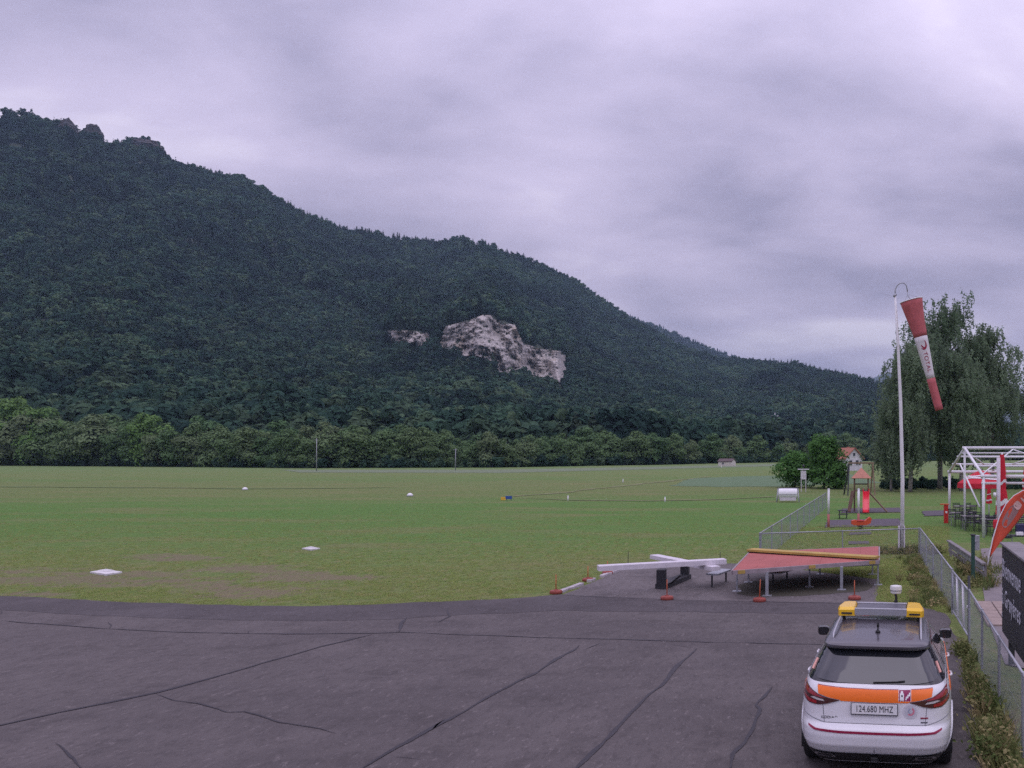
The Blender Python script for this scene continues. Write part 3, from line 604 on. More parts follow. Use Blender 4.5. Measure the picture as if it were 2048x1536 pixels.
# trees one by one along the far edge of the field
def make_tree(name, label, crown_me, crown_mat, H, loc, rz, group=None, sx=1.0, trunk_r=0.22):
    t_ = thing(name, label, 'tree', loc, rz, group)
    key = ('trunk', round(H / 2)); 
    if key not in TRUNKS:
        m_ = MB(); m_.tube([(0, 0, -0.3), (0.06, 0.02, 0.2), (0.1, -0.05, 0.5), (0.0, 0.05, 0.8)], [0.034, 0.026, 0.016, 0.004], 7)
        for k in range(5):
            a = k * 1.3; m_.tube([(0.05, 0, 0.25 + 0.08 * k), (0.12 * math.cos(a), 0.12 * math.sin(a), 0.38 + 0.08 * k), (0.22 * math.cos(a), 0.22 * math.sin(a), 0.48 + 0.08 * k)], [0.012, 0.008, 0.002], 5)
        me = m_.mesh('trunk'); me.materials.append(bark); TRUNKS[key] = me
    o = link('trunk', TRUNKS[key], None, t_); o.scale = (H, H, H)
    c = link('crown', crown_me, crown_mat, t_); c.scale = (H / 10 * sx, H / 10 * sx, H / 10); return t_
TRUNKS = {}
EDGE_CROWNS = []
for i in range(5):
    me = npmesh('crown', *broad_crown(300 + i, 3600, 10, 8.2, 0.30, 20, 0.04, 0.25)); me.materials.append(M['leaf_edge']); EDGE_CROWNS.append(me)
BRIGHT = []
for i in range(2):
    me = npmesh('crown', *broad_crown(330 + i, 5200, 10, 7.4, 0.26, 22, 0.05, 0.25)); me.materials.append(M['leaf_bright']); BRIGHT.append(me)
def edge_loc(px, extra=0.0):
    az = pxaz(px); r = float(tree_r(az)) + extra; return Vector((r * math.sin(az), r * math.cos(az), 0)), r
big = [(22, 776, 'tall bright green broadleaf tree at the left edge of the picture', 'bright', 0.9), (88, 806, 'round bright green tree second from the left edge of the field', 'bright', 1.0),
       (302, 812, 'tall domed green tree rising above the hedge left of the cliff', 'bright', 0.9), (172, 822, 'grey-green tree between the round tree and the tall domed tree', 'edge', 0.8), (395, 836, 'yellowish-topped tree just right of the tall domed tree', 'edge', 0.8)]
for i, (px, top, lab, kd, sx) in enumerate(big):
    p, r = edge_loc(px, 4); H = (HC + r * ae(px, top)[1]) * 1.0
    make_tree('broadleaf_tree', lab, BRIGHT[i % 2] if kd == 'bright' else EDGE_CROWNS[i % 5], None, H, p, i * 1.9, None, sx)
rt = np.random.default_rng(17); px = -150.0; k = 0
tops_x = [-200, 0, 130, 200, 260, 420, 480, 560, 640, 720, 800, 900, 1000, 1200, 1400, 1560, 1760]; tops_y = [800, 822, 836, 834, 842, 838, 852, 850, 858, 856, 864, 866, 872, 876, 878, 882, 885]
while px < 1760:
    row = k % 2; p, r = edge_loc(px, 2 + 11 * row + rt.uniform(-2, 3)); top = np.interp(px, tops_x, tops_y) + rt.uniform(-20, 18) - 4 * row
    H = max(5.0, HC + r * ae(px, top)[1])
    make_tree('broadleaf_tree', 'leafy green tree in the long row along the far edge of the field', EDGE_CROWNS[int(rt.integers(0, 5))], None, H, p, rt.uniform(0, 6.28), 'trees in the row along the far edge of the field', rt.uniform(0.9, 1.3))
    px += rt.uniform(13, 23) * (0.75 + 0.25 * (H / 10)); k += 1
# rough undergrowth that closes the foot of the wood
nU = 1500; pu = rt.uniform(-250, 1900, nU); azu = np.array([pxaz(q) for q in pu]); ru = tree_r(azu) + rt.uniform(-1.5, 16, nU)
scatter('undergrowth', np.stack([ru * np.sin(azu), ru * np.cos(azu), np.full(nU, -0.3)], 1), rt.uniform(0, 6.28, nU), rt.uniform(0.18, 0.42, nU), rt.integers(0, 4, nU), WOOD, 'dark tangled undergrowth at the foot of the wood behind the field', 'undergrowth')

# weeping birches behind the playground
def birch(label, px, base_py, top_py, wpx, seed, n_br=46, droop=1.0):
    p = gp(px, base_py); Y = p.y; H = at(px, top_py, Y).z; W = wpx * Y / F; r = np.random.default_rng(seed)
    t_ = thing('birch_tree', label, 'tree', p); tr = MB(); pts = []; lean = r.uniform(-.04, .04, 2)
    for i in range(9):
        q = i / 8; pts.append(Vector((lean[0] * H * q + 0.12 * math.sin(q * 5 + seed), lean[1] * H * q + 0.1 * math.cos(q * 4 + seed), -0.2 + H * 0.93 * q)))
    rad0 = 0.014 * H; tr.tube(pts, [rad0 * (1 - 0.93 * i / 8) + 0.01 for i in range(9)], 8); tr.build('trunk', birch_bark, t_, True)
    lb = MB(); LP = []; LN = []
    for b in range(n_br):
        q = 0.22 + 0.76 * (b + r.random()) / n_br; base = pts[0].lerp(pts[-1], q); th = r.uniform(0, 2 * math.pi)
        prof = (math.sin(math.pi * min(1.0, 0.16 + (q - 0.2) * 0.95)) ** 0.75); ln = W * 0.5 * prof * r.uniform(0.45, 1.10); rise = ln * r.uniform(0.35, 0.75)
        d = Vector((math.cos(th), math.sin(th), 0)); k1 = base + d * ln * 0.45 + Vector((0, 0, rise * 0.75)); k2 = base + d * ln + Vector((0, 0, rise * 0.8))
        lb.tube([base, k1, k2], [0.004 * H * (1.2 - q), 0.0024 * H * (1.2 - q), 0.008], 5, False)
        for s_ in range(int(8 + ln * 4.2)):
            f = r.uniform(0.15, 1.0); st = base.lerp(k1, f / 0.5) if f < 0.5 else k1.lerp(k2, (f - 0.5) * 2); st = st + Vector(r.normal(0, 0.55, 3)); L_ = droop * r.uniform(0.5, 2.6) * (0.6 + 0.4 * f); m_ = int(7 + L_ * 17)
            hh = np.linspace(0, 1, m_); sway = r.normal(0, 0.12, 2)
            q_ = np.stack([st.x + d.x * 0.25 * np.sqrt(hh) + sway[0] * hh, st.y + d.y * 0.25 * np.sqrt(hh) + sway[1] * hh, st.z + 0.2 * np.sin(hh * 2.2) - L_ * hh], 1) + r.normal(0, 0.11, (m_, 3))
            q_[:, 2] = np.maximum(q_[:, 2], 0.9 + 0.8 * r.random()); LP.append(q_); LN.append(np.tile([d.x, d.y, 0.2], (m_, 1)))
    lb.build('branches', birch_bark, t_, True); P_ = np.concatenate(LP); V, Fq = leaves(P_, np.concatenate(LN), 0.110 * (Y / 90), 0.9, r, 1.15)
    link('crown', npmesh('crown', V, Fq), M['leaf_birch'], t_); return t_
birch('tall weeping birch right behind the hanging windsock', 1880, 978, 594, 235, 41, 74, 1.0)
birch('dark low-branching birch just left of the windsock pole', 1784, 982, 800, 110, 42, 44, 0.8)
birch('birch with trailing twigs directly behind the windsock pole', 1822, 984, 668, 110, 43, 54, 1.0)
birch('leaning birch at the right edge of the picture above the white pavilion frame', 1985, 974, 645, 170, 44, 60, 1.0)
birch('slim birch between the windsock tail and the white pavilion frame', 1920, 982, 690, 150, 45, 54, 0.9)
birch('pale birch cut by the right edge of the picture', 2085, 968, 690, 150, 46, 44, 1.0)
nS = 150; ps = rt.uniform(1765, 2120, nS); ys = HC * F / (rt.uniform(971, 979, nS) - HY)
scatter('low_shrubs', np.stack([(ps - PX) / F * ys, ys, np.full(nS, -0.1)], 1), rt.uniform(0, 6.28, nS), rt.uniform(0.07, 0.15, nS), rt.integers(0, 4, nS), WOOD, 'dark low shrubs in the shade under the birches', 'shrubs')  # low bushes, also massed here to darken the shaded strip of ground
# young maples by the weather screen
def maple(label, px, base_py, top_py, wpx, seed, n=6500):
    p = gp(px, base_py); H = at(px, top_py, p.y).z; W = wpx * p.y / F
    t_ = thing('maple_tree', label, 'tree', p); m_ = MB(); m_.tube([(0, 0, -.1), (0.05, 0, H * .3), (-0.03, 0.05, H * .6), (0.02, 0, H * .9)], [H * .02, H * .015, H * .008, .01], 8)
    r = random.Random(seed)
    for k in range(9):
        a = k * 2.4; z = H * (0.2 + 0.06 * k); m_.tube([(0, 0, z), (W * .2 * math.cos(a), W * .2 * math.sin(a), z + H * .08), (W * .38 * math.cos(a), W * .38 * math.sin(a), z + H * .14)], [H * .007, H * .004, .01], 5)
    m_.build('trunk', bark, t_, True); V, Fq = broad_crown(seed, n, H, W, 0.17, 44, 0.06); link('crown', npmesh('crown', V, Fq), M['leaf_maple'], t_); return t_
maple('bright green young tree with a pointed top beside the playground', 1648, 977, 864, 88, 61)
maple('low bushy green tree left of the weather screen', 1590, 975, 900, 84, 62, 5200)
maple('small dark bush below the right side of the young tree', 1676, 978, 925, 52, 63, 2600)
# ------------------------------------------------------------------ the service car
CZ = [.20, .28, .38, .47, .58, .66, .69, .72, .80, .90, .98, 1.02, 1.06, 1.10, 1.14, 1.20, 1.30, 1.40, 1.50, 1.555]
CYR = [.24, .15, .06, .00, -.01, .00, .035, .07, .085, .095, .105, .11, .12, .135, .16, .215, .31, .41, .51, .57]
CYF = [4.50, 4.60, 4.66, 4.70, 4.70, 4.70, 4.69, 4.68, 4.66, 4.58, 4.40, 4.10, 3.72, 3.52, 3.44, 3.34, 3.14, 2.95, 2.74, 2.58]
CW = [.82, .87, .910, .935, .945, .945, .945, .945, .945, .942, .935, .925, .912, .898, .882, .850, .800, .745, .692, .662]
NE = 7.0
def cprof(z): return float(np.interp(z, CZ, CYR)), float(np.interp(z, CZ, CYF)), float(np.interp(z, CZ, CW))
def rear_y(x, z):
    a, b, w = cprof(z); h = (b - a) / 2; q = min(0.9999, abs(x) / w); return (a + b) / 2 - h * (1 - q ** NE) ** (1 / NE)
def side_x(y, z):
    a, b, w = cprof(z); h = (b - a) / 2; q = min(0.9999, abs(y - (a + b) / 2) / h); return w * (1 - q ** NE) ** (1 / NE)
def front_y(x, z):
    a, b, w = cprof(z); h = (b - a) / 2; q = min(0.9999, abs(x) / w); return (a + b) / 2 + h * (1 - q ** NE) ** (1 / NE)
def ring(yr, yf, w, z, n):
    """plan outline, denser at the two ends and the corners"""
    out = []; m_, h = (yr + yf) / 2, (yf - yr) / 2
    for k in range(n):
        t_ = 2 * math.pi * k / n; c, s = math.cos(t_), math.sin(t_)
        out.append((w * math.copysign(abs(c) ** (2 / NE), c), m_ + h * math.copysign(abs(s) ** (2 / NE), s), z))
    return out
def loft(zs, prof, n=168, cap_top=False, holes=None):
    V = []; Fq = []
    for z in zs: V += ring(*prof(z), z, n)
    for i in range(len(zs) - 1):
        for k in range(n):
            j = (k + 1) % n; q = (i * n + k, i * n + j, (i + 1) * n + j, (i + 1) * n + k)
            if holes:
                c = [sum(V[v][a] for v in q) / 4 for a in range(3)]
                if abs(c[0]) > 0.6 and any((c[1] - hy) ** 2 + (c[2] - hz) ** 2 < hr * hr for hy, hz, hr in holes): continue
            Fq.append(q)
    if cap_top: Fq.append(tuple((len(zs) - 1) * n + k for k in range(n)))
    m_ = MB(); m_.v = V; m_.f = Fq; return m_
def patch_mesh(poly, fmap, off, thick, dx=0.03, dz=0.02):
    """a shaped piece laid on the bodywork: polygon in two coordinates, cut finely, mapped to the surface"""
    bm = bmesh.new(); vs = [bm.verts.new((p[0], 0, p[1])) for p in poly]; bm.faces.new(vs)
    xs = [p[0] for p in poly]; zs = [p[1] for p in poly]
    for ax, lo, hi, st in (((1, 0, 0), min(xs), max(xs), dx), ((0, 0, 1), min(zs), max(zs), dz)):
        v = lo + st
        while v < hi - 1e-4:
            bmesh.ops.bisect_plane(bm, geom=bm.verts[:] + bm.edges[:] + bm.faces[:], plane_co=tuple(a * v for a in ax), plane_no=ax); v += st
    bmesh.ops.triangulate(bm, faces=[f for f in bm.faces if len(f.verts) > 4])
    ret = bmesh.ops.extrude_face_region(bm, geom=bm.faces[:]); top = {v for v in ret['geom'] if isinstance(v, bmesh.types.BMVert)}
    for v in bm.verts: v.co = fmap(v.co.x, v.co.z, off if v in top else off - thick)
    bmesh.ops.recalc_face_normals(bm, faces=bm.faces); me = bpy.data.meshes.new('piece'); bm.to_mesh(me); bm.free(); return me
def on_rear(x, z, o): return Vector((x, rear_y(x, z) - o, z))
def on_front(x, z, o): return Vector((x, front_y(x, z) + o, z))
def on_side(sg): return lambda y, z, o: Vector((sg * (side_x(y, z) + o), y, z))
def piece(name, poly, fmap, off, thick, material, parent, auto=True):
    me = patch_mesh(poly, fmap, off, thick); o = link(name, me, material, parent)
    if auto: me.polygons.foreach_set('use_smooth', [True] * len(me.polygons)); me.set_sharp_from_angle(angle=math.radians(40))
    return o
def mirror_poly(p): return [(-x, z) for x, z in p][::-1]
paint = mat('white_car_paint', (0.72, 0.71, 0.735), 0.28, coat=0.6, var=0.03, scale=3)
glass = mat('car_glass', (0.020, 0.022, 0.028), 0.06, spec=0.7, coat=0.5)
black = mat('black_plastic', (0.016, 0.016, 0.018), 0.45, var=0.3, scale=20)
gloss = mat('gloss_black', (0.020, 0.019, 0.023), 0.15, coat=0.5)
roofm = mat('dark_roof_paint', (0.060, 0.054, 0.066), 0.30, coat=0.4)
tyre = mat('rubber', (0.018, 0.018, 0.019), 0.85, var=0.3, scale=30, bump=0.3)
alloy = mat('alloy', (0.42, 0.42, 0.44), 0.35, metal=0.8)
chrome = mat('chrome', (0.60, 0.60, 0.63), 0.18, metal=1.0)
redlens = mat('red_lens', (0.30, 0.010, 0.018), 0.12, coat=0.6); darklens = mat('dark_lens', (0.060, 0.012, 0.016), 0.12, coat=0.6); clearlens = mat('clear_lens', (0.50, 0.46, 0.46), 0.12, coat=0.6)
orange = mat('orange_film', (0.86, 0.165, 0.008), 0.38, var=0.06, scale=30); maroon = mat('maroon_film', (0.26, 0.006, 0.045), 0.3)
magenta = mat('magenta_film', (0.27, 0.008, 0.085), 0.35); whitef = mat('white_film', (0.78, 0.77, 0.78), 0.45); ink = mat('dark_ink', (0.02, 0.02, 0.03), 0.5)
amber = mat('amber_lens', (0.84, 0.50, 0.015), 0.32, coat=0.4); silver = mat('silver_paint', (0.40, 0.40, 0.43), 0.4, metal=0.5); greyp = mat('grey_plastic', (0.10, 0.10, 0.12), 0.5)
CD = 10.42; cx_ = (1748 - PX) / F * CD
car = thing('parked_car', 'white service car with orange stripe and roof light bar parked beside the fence', 'car', (cx_, CD, 0.012), -math.radians(7.0))
def fine(a, b, st): return list(np.arange(a, b - 1e-6, st)) + [b]
W1, W2 = (0.97, 0.36), (3.75, 0.36)
bm_ = loft(fine(.20, 1.178, .018), cprof, 208, holes=[(W1[0], .35, .415), (W2[0], .35, .415)])
body = bm_.build('body', paint, car, auto=True)
gh = loft(fine(1.174, 1.56, .03), lambda z: (lambda a: (a[0] + .004, a[1] - .004, a[2] - .004))(cprof(z)), 120); gh.build('pillars', gloss, car, auto=True)
def roofprof(z):
    return tuple(float(np.interp(z, [1.540, 1.565, 1.59, 1.610, 1.625, 1.638, 1.648, 1.654], v)) for v in ([.47, .43, .43, .47, .57, .78, 1.05, 1.30], [2.70, 2.62, 2.52, 2.42, 2.30, 2.16, 2.00, 1.85], [.685, .680, .668, .640, .590, .500, .370, .230]))
roof = loft([1.540, 1.550, 1.565, 1.58, 1.59, 1.60, 1.610, 1.618, 1.625, 1.632, 1.638, 1.644, 1.648, 1.652, 1.654], roofprof, 120, True).build('roof', roofm, car, auto=True); roof['label'] = 'dark grey roof of the white car'
fl = MB(); fl.f = [tuple(range(60))]; fl.v = ring(.24, 4.5, .82, .215, 60); fl.build('underbody', black, car)
rw = piece('rear_window', [(-.765, 1.245), (-.70, 1.215), (-.45, 1.188), (0, 1.180), (.45, 1.188), (.70, 1.215), (.765, 1.245), (.745, 1.33), (.665, 1.515), (.3, 1.53), (-.3, 1.53), (-.665, 1.515), (-.745, 1.33)], on_rear, .008, .02, glass, car)
wp = MB(); wp.bar(on_rear(-.02, 1.200, .022), on_rear(.28, 1.212, .022), .012, .014); wp.bar(on_rear(.28, 1.212, .020), on_rear(.36, 1.22, .016), .018, .02); wp.build('wiper', black, rw)
for sg in (-1, 1):
    for nm, pl in (('quarter_window', [(.78, 1.20), (1.28, 1.175), (1.22, 1.50), (1.05, 1.50)]), ('door_window', [(1.34, 1.172), (2.20, 1.150), (2.20, 1.515), (1.30, 1.505)]), ('door_window', [(2.26, 1.148), (3.16, 1.130), (2.80, 1.40), (2.56, 1.505), (2.26, 1.515)])):
        piece(nm, pl, on_side(sg), .006, .02, glass, car)
    piece('window_trim', [(.70, 1.150), (3.2, 1.095), (3.2, 1.112), (.70, 1.168)], on_side(sg), .008, .02, chrome, car)
    piece('sill_cladding', [(1.42, .25), (3.28, .25), (3.28, .36), (1.42, .36)], on_side(sg), .012, .03, black, car)
    piece('side_stripe', [(.75, .985), (3.45, .965), (3.45, 1.035), (.75, 1.055)], on_side(sg), .004, .012, orange, car)
    for y0 in (1.52, 2.62): h_ = MB(); q = on_side(sg)(y0, 1.005, .03); h_.tube([q + Vector((-.03 * sg, -.10, 0)), q + Vector((0, -.07, .004)), q + Vector((0, .07, .004)), q + Vector((-.03 * sg, .10, 0))], .016, 8); h_.build('door_handle', paint, car, True)
    dp = [(.79 * 1, 1.30)]; sl_ = MB(); p0, p1 = on_rear(sg * .790, 1.262, .012), on_rear(sg * .742, 1.372, .012); sl_.bar(p0, p1, .034, .006, up=Vector((0, -1, .3))); sl_.build('reflective_strip', mat('salmon_film', (0.72, 0.36, 0.30), 0.4), car)
    # mirror: foot, housing, glass
    m_ = MB(); c = Vector((sg * .935, 3.25, 1.20)); vs = []; 
    for yy, k in ((-.075, .86), (-.03, 1.0), (.05, .92), (.11, .55)):
        for i in range(16): a = 2 * math.pi * i / 16; vs.append(c + Vector((k * .098 * math.copysign(abs(math.cos(a)) ** .6, math.cos(a)), yy, k * .078 * math.copysign(abs(math.sin(a)) ** .6, math.sin(a)))))
    fs = [tuple(range(15, -1, -1)), tuple(48 + i for i in range(16))] + [(r_ * 16 + i, r_ * 16 + (i + 1) % 16, (r_ + 1) * 16 + (i + 1) % 16, (r_ + 1) * 16 + i) for r_ in range(3) for i in range(16)]
    m_.add(vs, fs); m_.bar(Vector((sg * .80, 3.28, 1.13)), Vector((sg * .90, 3.26, 1.16)), .05, .05); mo = m_.build('wing_mirror', gloss, car, auto=True)
    g_ = MB(); g_.box(c + Vector((0, -.079, 0)), (.145, .006, .11)); g_.build('mirror_glass', mat('mirror_silver', (0.05, 0.052, 0.06), 0.12, metal=0.6), mo)
    # tail lamp
    tl = [(.895, 1.165), (.905, 1.06), (.900, .965), (.80, .930), (.68, .928), (.58, .945), (.42, .992), (.56, 1.015), (.68, 1.050), (.80, 1.11)]
    tl = tl if sg > 0 else mirror_poly(tl); lamp = piece('tail_light', tl, on_rear, .014, .03, darklens, car)
    up_ = [(.893, 1.150), (.899, 1.055), (.74, 1.030), (.60, 1.012), (.68, 1.043), (.80, 1.098)]; lo_ = [(.896, .985), (.80, .945), (.70, .940), (.70, .972), (.80, .985), (.895, 1.022)]; mi_ = [(.70, .984), (.78, 1.004), (.74, 1.016), (.62, .994), (.60, .975)]
    for nm, q, ma_ in (('brake_lens', up_, redlens), ('brake_lens', lo_, redlens), ('reversing_lens', mi_, clearlens)): piece(nm, q if sg > 0 else mirror_poly(q), on_rear, .018, .01, ma_, lamp)
    ex = [(.46, .285), (.74, .292), (.70, .345), (.50, .338)]; ex = ex if sg > 0 else mirror_poly(ex); e_ = piece('exhaust_trim', ex, on_rear, .030, .04, chrome, car)
    ei = [(.50, .298), (.70, .303), (.675, .333), (.52, .328)]; piece('exhaust_opening', ei if sg > 0 else mirror_poly(ei), on_rear, .033, .01, black, e_)
    rl = MB(); q0 = [Vector((sg * .555, y_, z_)) for y_, z_ in ((.72, 1.605), (.80, 1.665), (1.3, 1.690), (2.0, 1.685), (2.35, 1.655), (2.45, 1.58))]; rl.tube(q0, [.010, .014, .015, .015, .014, .010], 8); rl.build('roof_rail', silver, car, True)
    for wy in (W1[0], W2[0]):
        wh = MB(); Rm = Matrix.Rotation(math.pi / 2, 3, 'Y'); wh.lathe((sg * .82, wy, .35), [(.21, -.115), (.30, -.118), (.345, -.095), (.358, -.05), (.358, .05), (.345, .095), (.30, .118), (.21, .115)], 40, Rm); w_ = wh.build('tyre', tyre, car, auto=True); w_.name = 'wheel'
        ri = MB(); ri.lathe((sg * .82, wy, .35), [(.22, -.105), (.225, .105)], 32, Rm)
        for k in range(5):
            a = k * 2 * math.pi / 5; d_ = Vector((0, math.cos(a), math.sin(a))); ri.bar(Vector((sg * .895, wy, .35)) + d_ * .03, Vector((sg * .905, wy, .35)) + d_ * .215, .07, .03, up=Vector((1, 0, 0)))
        ri.build('rim', alloy, w_)
        wl = MB(); wl.lathe((sg * .63, wy, .36), [(.41, -.06), (.415, .25)], 32, Rm); 
        wl2 = MB(); pts = [on_side(sg)(wy + .425 * math.cos(a), max(.25, .35 + .425 * math.sin(a)), .004) for a in np.linspace(-.18, math.pi + .18, 26)]; wl2.tube(pts, .014, 6); wl2.build('arch_trim', paint, car, True)
        wi = MB(); n_ = 24; vs = []; fs = []
        for k in range(n_ + 1):
            a = -.25 + (math.pi + .5) * k / n_
            for xx in (.55, side_x(wy, .6) - .004): vs.append((sg * xx, wy + .42 * math.cos(a), .35 + .42 * math.sin(a)))
        for k in range(n_): fs.append((2 * k, 2 * k + 1, 2 * k + 3, 2 * k + 2))
        wi.add(vs, fs); wi.build('wheel_well', black, car)
piece('bumper_trim', [(-.80, .215), (.80, .215), (.84, .30), (.78, .375), (.45, .362), (0, .358), (-.45, .362), (-.78, .375), (-.84, .30)], on_rear, .012, .03, black, car)
piece('reflector_strip', [(-.80, .672), (-.72, .640), (-.4, .622), (0, .618), (.4, .622), (.72, .640), (.80, .672), (.80, .690), (.70, .664), (.4, .650), (0, .646), (-.4, .650), (-.70, .664), (-.80, .690)], on_rear, .006, .015, maroon, car)
piece('orange_stripe', [(-.695, 1.148), (-.35, 1.128), (0, 1.122), (.35, 1.128), (.695, 1.148), (.68, 1.058), (.56, 1.022), (.42, .998), (.40, .985), (0, .978), (-.40, .985), (-.42, .998), (-.56, 1.022), (-.68, 1.058)], on_rear, .007, .01, orange, car)
piece('stripe_edge', [(-.69, 1.151), (-.35, 1.131), (0, 1.125), (.35, 1.131), (.69, 1.151), (.69, 1.157), (.35, 1.137), (0, 1.131), (-.35, 1.137), (-.69, 1.157)], on_rear, .003, .01, redlens, car)
def seam(a, b, nm='panel_gap'):
    m_ = MB(); n_ = 14; pts = [on_rear(a[0] + (b[0] - a[0]) * i / n_, a[1] + (b[1] - a[1]) * i / n_, .0005) for i in range(n_ + 1)]; m_.tube(pts, .0035, 5); m_.build(nm, greyp, car)
seam((-.62, .93), (-.60, .73)); seam((.62, .93), (.60, .73)); seam((-.60, .725), (.60, .725)); seam((0, .43), (0, .37))
for sg in (-1, 1): seam((sg * .60, .725), (sg * .90, .80))
st = piece('fuel_sticker', [(.285, 1.000), (.435, 1.004), (.435, 1.142), (.285, 1.135)], on_rear, .007, .006, whitef, car)
piece('sticker_field', [(.291, 1.006), (.429, 1.010), (.429, 1.136), (.291, 1.129)], on_rear, .0085, .003, magenta, st)
piece('pump_mark', [(.302, 1.014), (.350, 1.015), (.350, 1.095), (.340, 1.095), (.340, 1.115), (.326, 1.124), (.312, 1.115), (.312, 1.095), (.302, 1.095)], on_rear, .010, .003, whitef, st)
piece('pump_window', [(.318, 1.058), (.336, 1.059), (.336, 1.078), (.318, 1.077)], on_rear, .0112, .002, ink, st)
for k in range(3): piece('sticker_stroke', [(.366 + .02 * k, 1.022 + .022 * k), (.382 + .02 * k, 1.022 + .022 * k), (.392 + .018 * k, 1.062 + .022 * k), (.374 + .018 * k, 1.062 + .022 * k)], on_rear, .010, .003, whitef, st)
pl = MB(); py_ = rear_y(0, .90) - .022; pl.box((0, py_, .905), (.56, .016, .145)); plate = pl.build('number_plate', greyp, car)
pf = MB(); pf.box((0, py_ - .011, .909), (.54, .008, .125)); pf.build('plate_field', whitef, plate)
def put_text(body, size, loc, material, parent, name, rotx=math.pi / 2, sx=1.0, rz=0.0, space=1.0, shear=0.0, ext=.0015):
    o = link(name, text_mesh(body, size, ext, space=space, shear=shear), material, parent); o.location = loc; o.rotation_euler = (rotx, 0, rz); o.scale = (sx, 1, 1); return o
put_text('124.680 MHZ', .112, (0, py_ - .0165, .907), ink, plate, 'lettering', sx=.68, space=1.05)
put_text('KODIAQ', .046, (-.54, rear_y(-.54, .785) - .004, .785), ink, car, 'model_lettering', space=1.15)
bd = MB(); bd.bar(on_rear(.545, .812, .003), on_rear(.635, .812, .003), .012, .014); bd.build('trim_badge', maroon, car); bd = MB(); bd.bar(on_rear(.55, .762, .003), on_rear(.63, .762, .003), .010, .012); bd.build('trim_badge', greyp, car)
def disc_poly(cx, cz, r0, a0, a1, r1=None, n=22):
    o = [(cx + r0 * math.cos(a0 + (a1 - a0) * i / n), cz + r0 * math.sin(a0 + (a1 - a0) * i / n)) for i in range(n + (r1 is not None))]
    if r1 is not None: o += [(cx + r1 * math.cos(a1 + (a0 - a1) * i / n), cz + r1 * math.sin(a1 + (a0 - a1) * i / n)) for i in range(n + 1)]
    return o
bg_ = piece('round_badge', disc_poly(.425, .890, .088, 0, 2 * math.pi), on_rear, .006, .01, mat('pearl_film', (0.60, 0.58, 0.62), 0.4), car)
piece('badge_disc', disc_poly(.425, .890, .070, 0, 2 * math.pi), on_rear, .0075, .004, mat('pale_film', (0.50, 0.49, 0.54), 0.4), bg_)
piece('badge_swirl', disc_poly(.425, .890, .052, -2.2, 1.0, .030), on_rear, .009, .004, mat('pink_film', (0.55, 0.20, 0.26), 0.4), bg_)
piece('badge_swirl', disc_poly(.430, .892, .034, 1.6, 4.6, .018), on_rear, .009, .004, mat('bluegrey_film', (0.30, 0.33, 0.42), 0.4), bg_)
th_ = MB(); th_.box((0, .09, .30), (.08, .10, .045)); th_.build('tow_cover', black, car)
# front end, seen only from the side
piece('windscreen', [(-.72, 1.16), (.72, 1.16), (.62, 1.52), (-.62, 1.52)], on_front, .008, .02, glass, car)
piece('grille', [(-.42, .62), (.42, .62), (.46, .86), (-.46, .86)], on_front, .010, .03, black, car)
for sg in (-1, 1):
    q = [(.50, .74), (.80, .78), (.86, .88), (.50, .86)]; piece('headlight', q if sg > 0 else mirror_poly(q), on_front, .010, .03, clearlens, car)
# light bar, beacon, aerial
lb = MB(); lb.box((0, 2.13, 1.800), (.70, .46, .075)); bar_ = lb.build('light_bar', greyp, car)
for yy in (1.885, 2.375): q = MB(); q.box((0, yy, 1.808), (.72, .05, .095)); q.build('bar_rail', silver, bar_)
for sg in (-1, 1):
    q = MB(); o_ = [(.35, -.26), (.575, -.285), (.60, -.20), (.545, .22), (.47, .27), (.36, .27)]; pts = [(sg * x, 2.13 + y) for x, y in o_]; pts = pts if sg > 0 else pts[::-1]
    n_ = len(pts); cxm = sum(p[0] for p in pts) / n_; cym = sum(p[1] for p in pts) / n_
    vs = [(x, y, 1.745) for x, y in pts] + [(x, y, 1.83) for x, y in pts] + [(cxm + (x - cxm) * .86, cym + (y - cym) * .86, 1.868) for x, y in pts]
    fs = [tuple(range(n_ - 1, -1, -1)), tuple(2 * n_ + i for i in range(n_))] + [(l * n_ + i, l * n_ + (i + 1) % n_, (l + 1) * n_ + (i + 1) % n_, (l + 1) * n_ + i) for l in (0, 1) for i in range(n_)]
    q.add(vs, fs); a_ = q.build('warning_lamp', amber, bar_)
    s_ = MB(); s_.box((sg * .47, 1.846, 1.785), (.15, .012, .022)); s_.build('lamp_slot', ink, a_)
    f_ = MB(); f_.box((sg * .53, 2.1, 1.71), (.04, .06, .08)); f_.build('mounting_foot', black, bar_)
bc = MB(); bc.tube([(.20, 2.42, 1.82), (.205, 2.42, 1.90), (.195, 2.42, 1.97)], [.022, .018, .020], 8); bc.box((.20, 2.42, 1.84), (.05, .05, .06)); b0 = bc.build('beacon', black, car)
q = MB(); q.lathe((.20, 2.42, 1.97), [(.062, 0), (.078, .012), (.080, .045), (.086, .05), (.086, .095), (.080, .115), (.05, .122)], 24); q.build('beacon_dome', mat('white_dome', (0.66, 0.65, 0.62), 0.4), b0, auto=True)
q = MB(); q.lathe((.20, 2.42, 2.015), [(.083, 0), (.0865, .004), (.0865, .010), (.083, .014)], 24); q.build('beacon_ring', greyp, b0)
ae_ = MB(); ae_.lathe((0, 1.02, 1.648), [(.035, 0), (.030, .02), (.012, .035)], 12); ae_.tube([(0, 1.02, 1.675), (.004, .98, 1.74), (.006, .93, 1.80)], [.010, .009, .007], 6); ae_.tube([(.003, .985, 1.73), (.005, .955, 1.77)], .017, 8); ae_.build('roof_aerial', black, car, True)

car.scale = (1.025, 1.0, 1.0)
bar_.location.z = -.045; b0.location.z = -.03
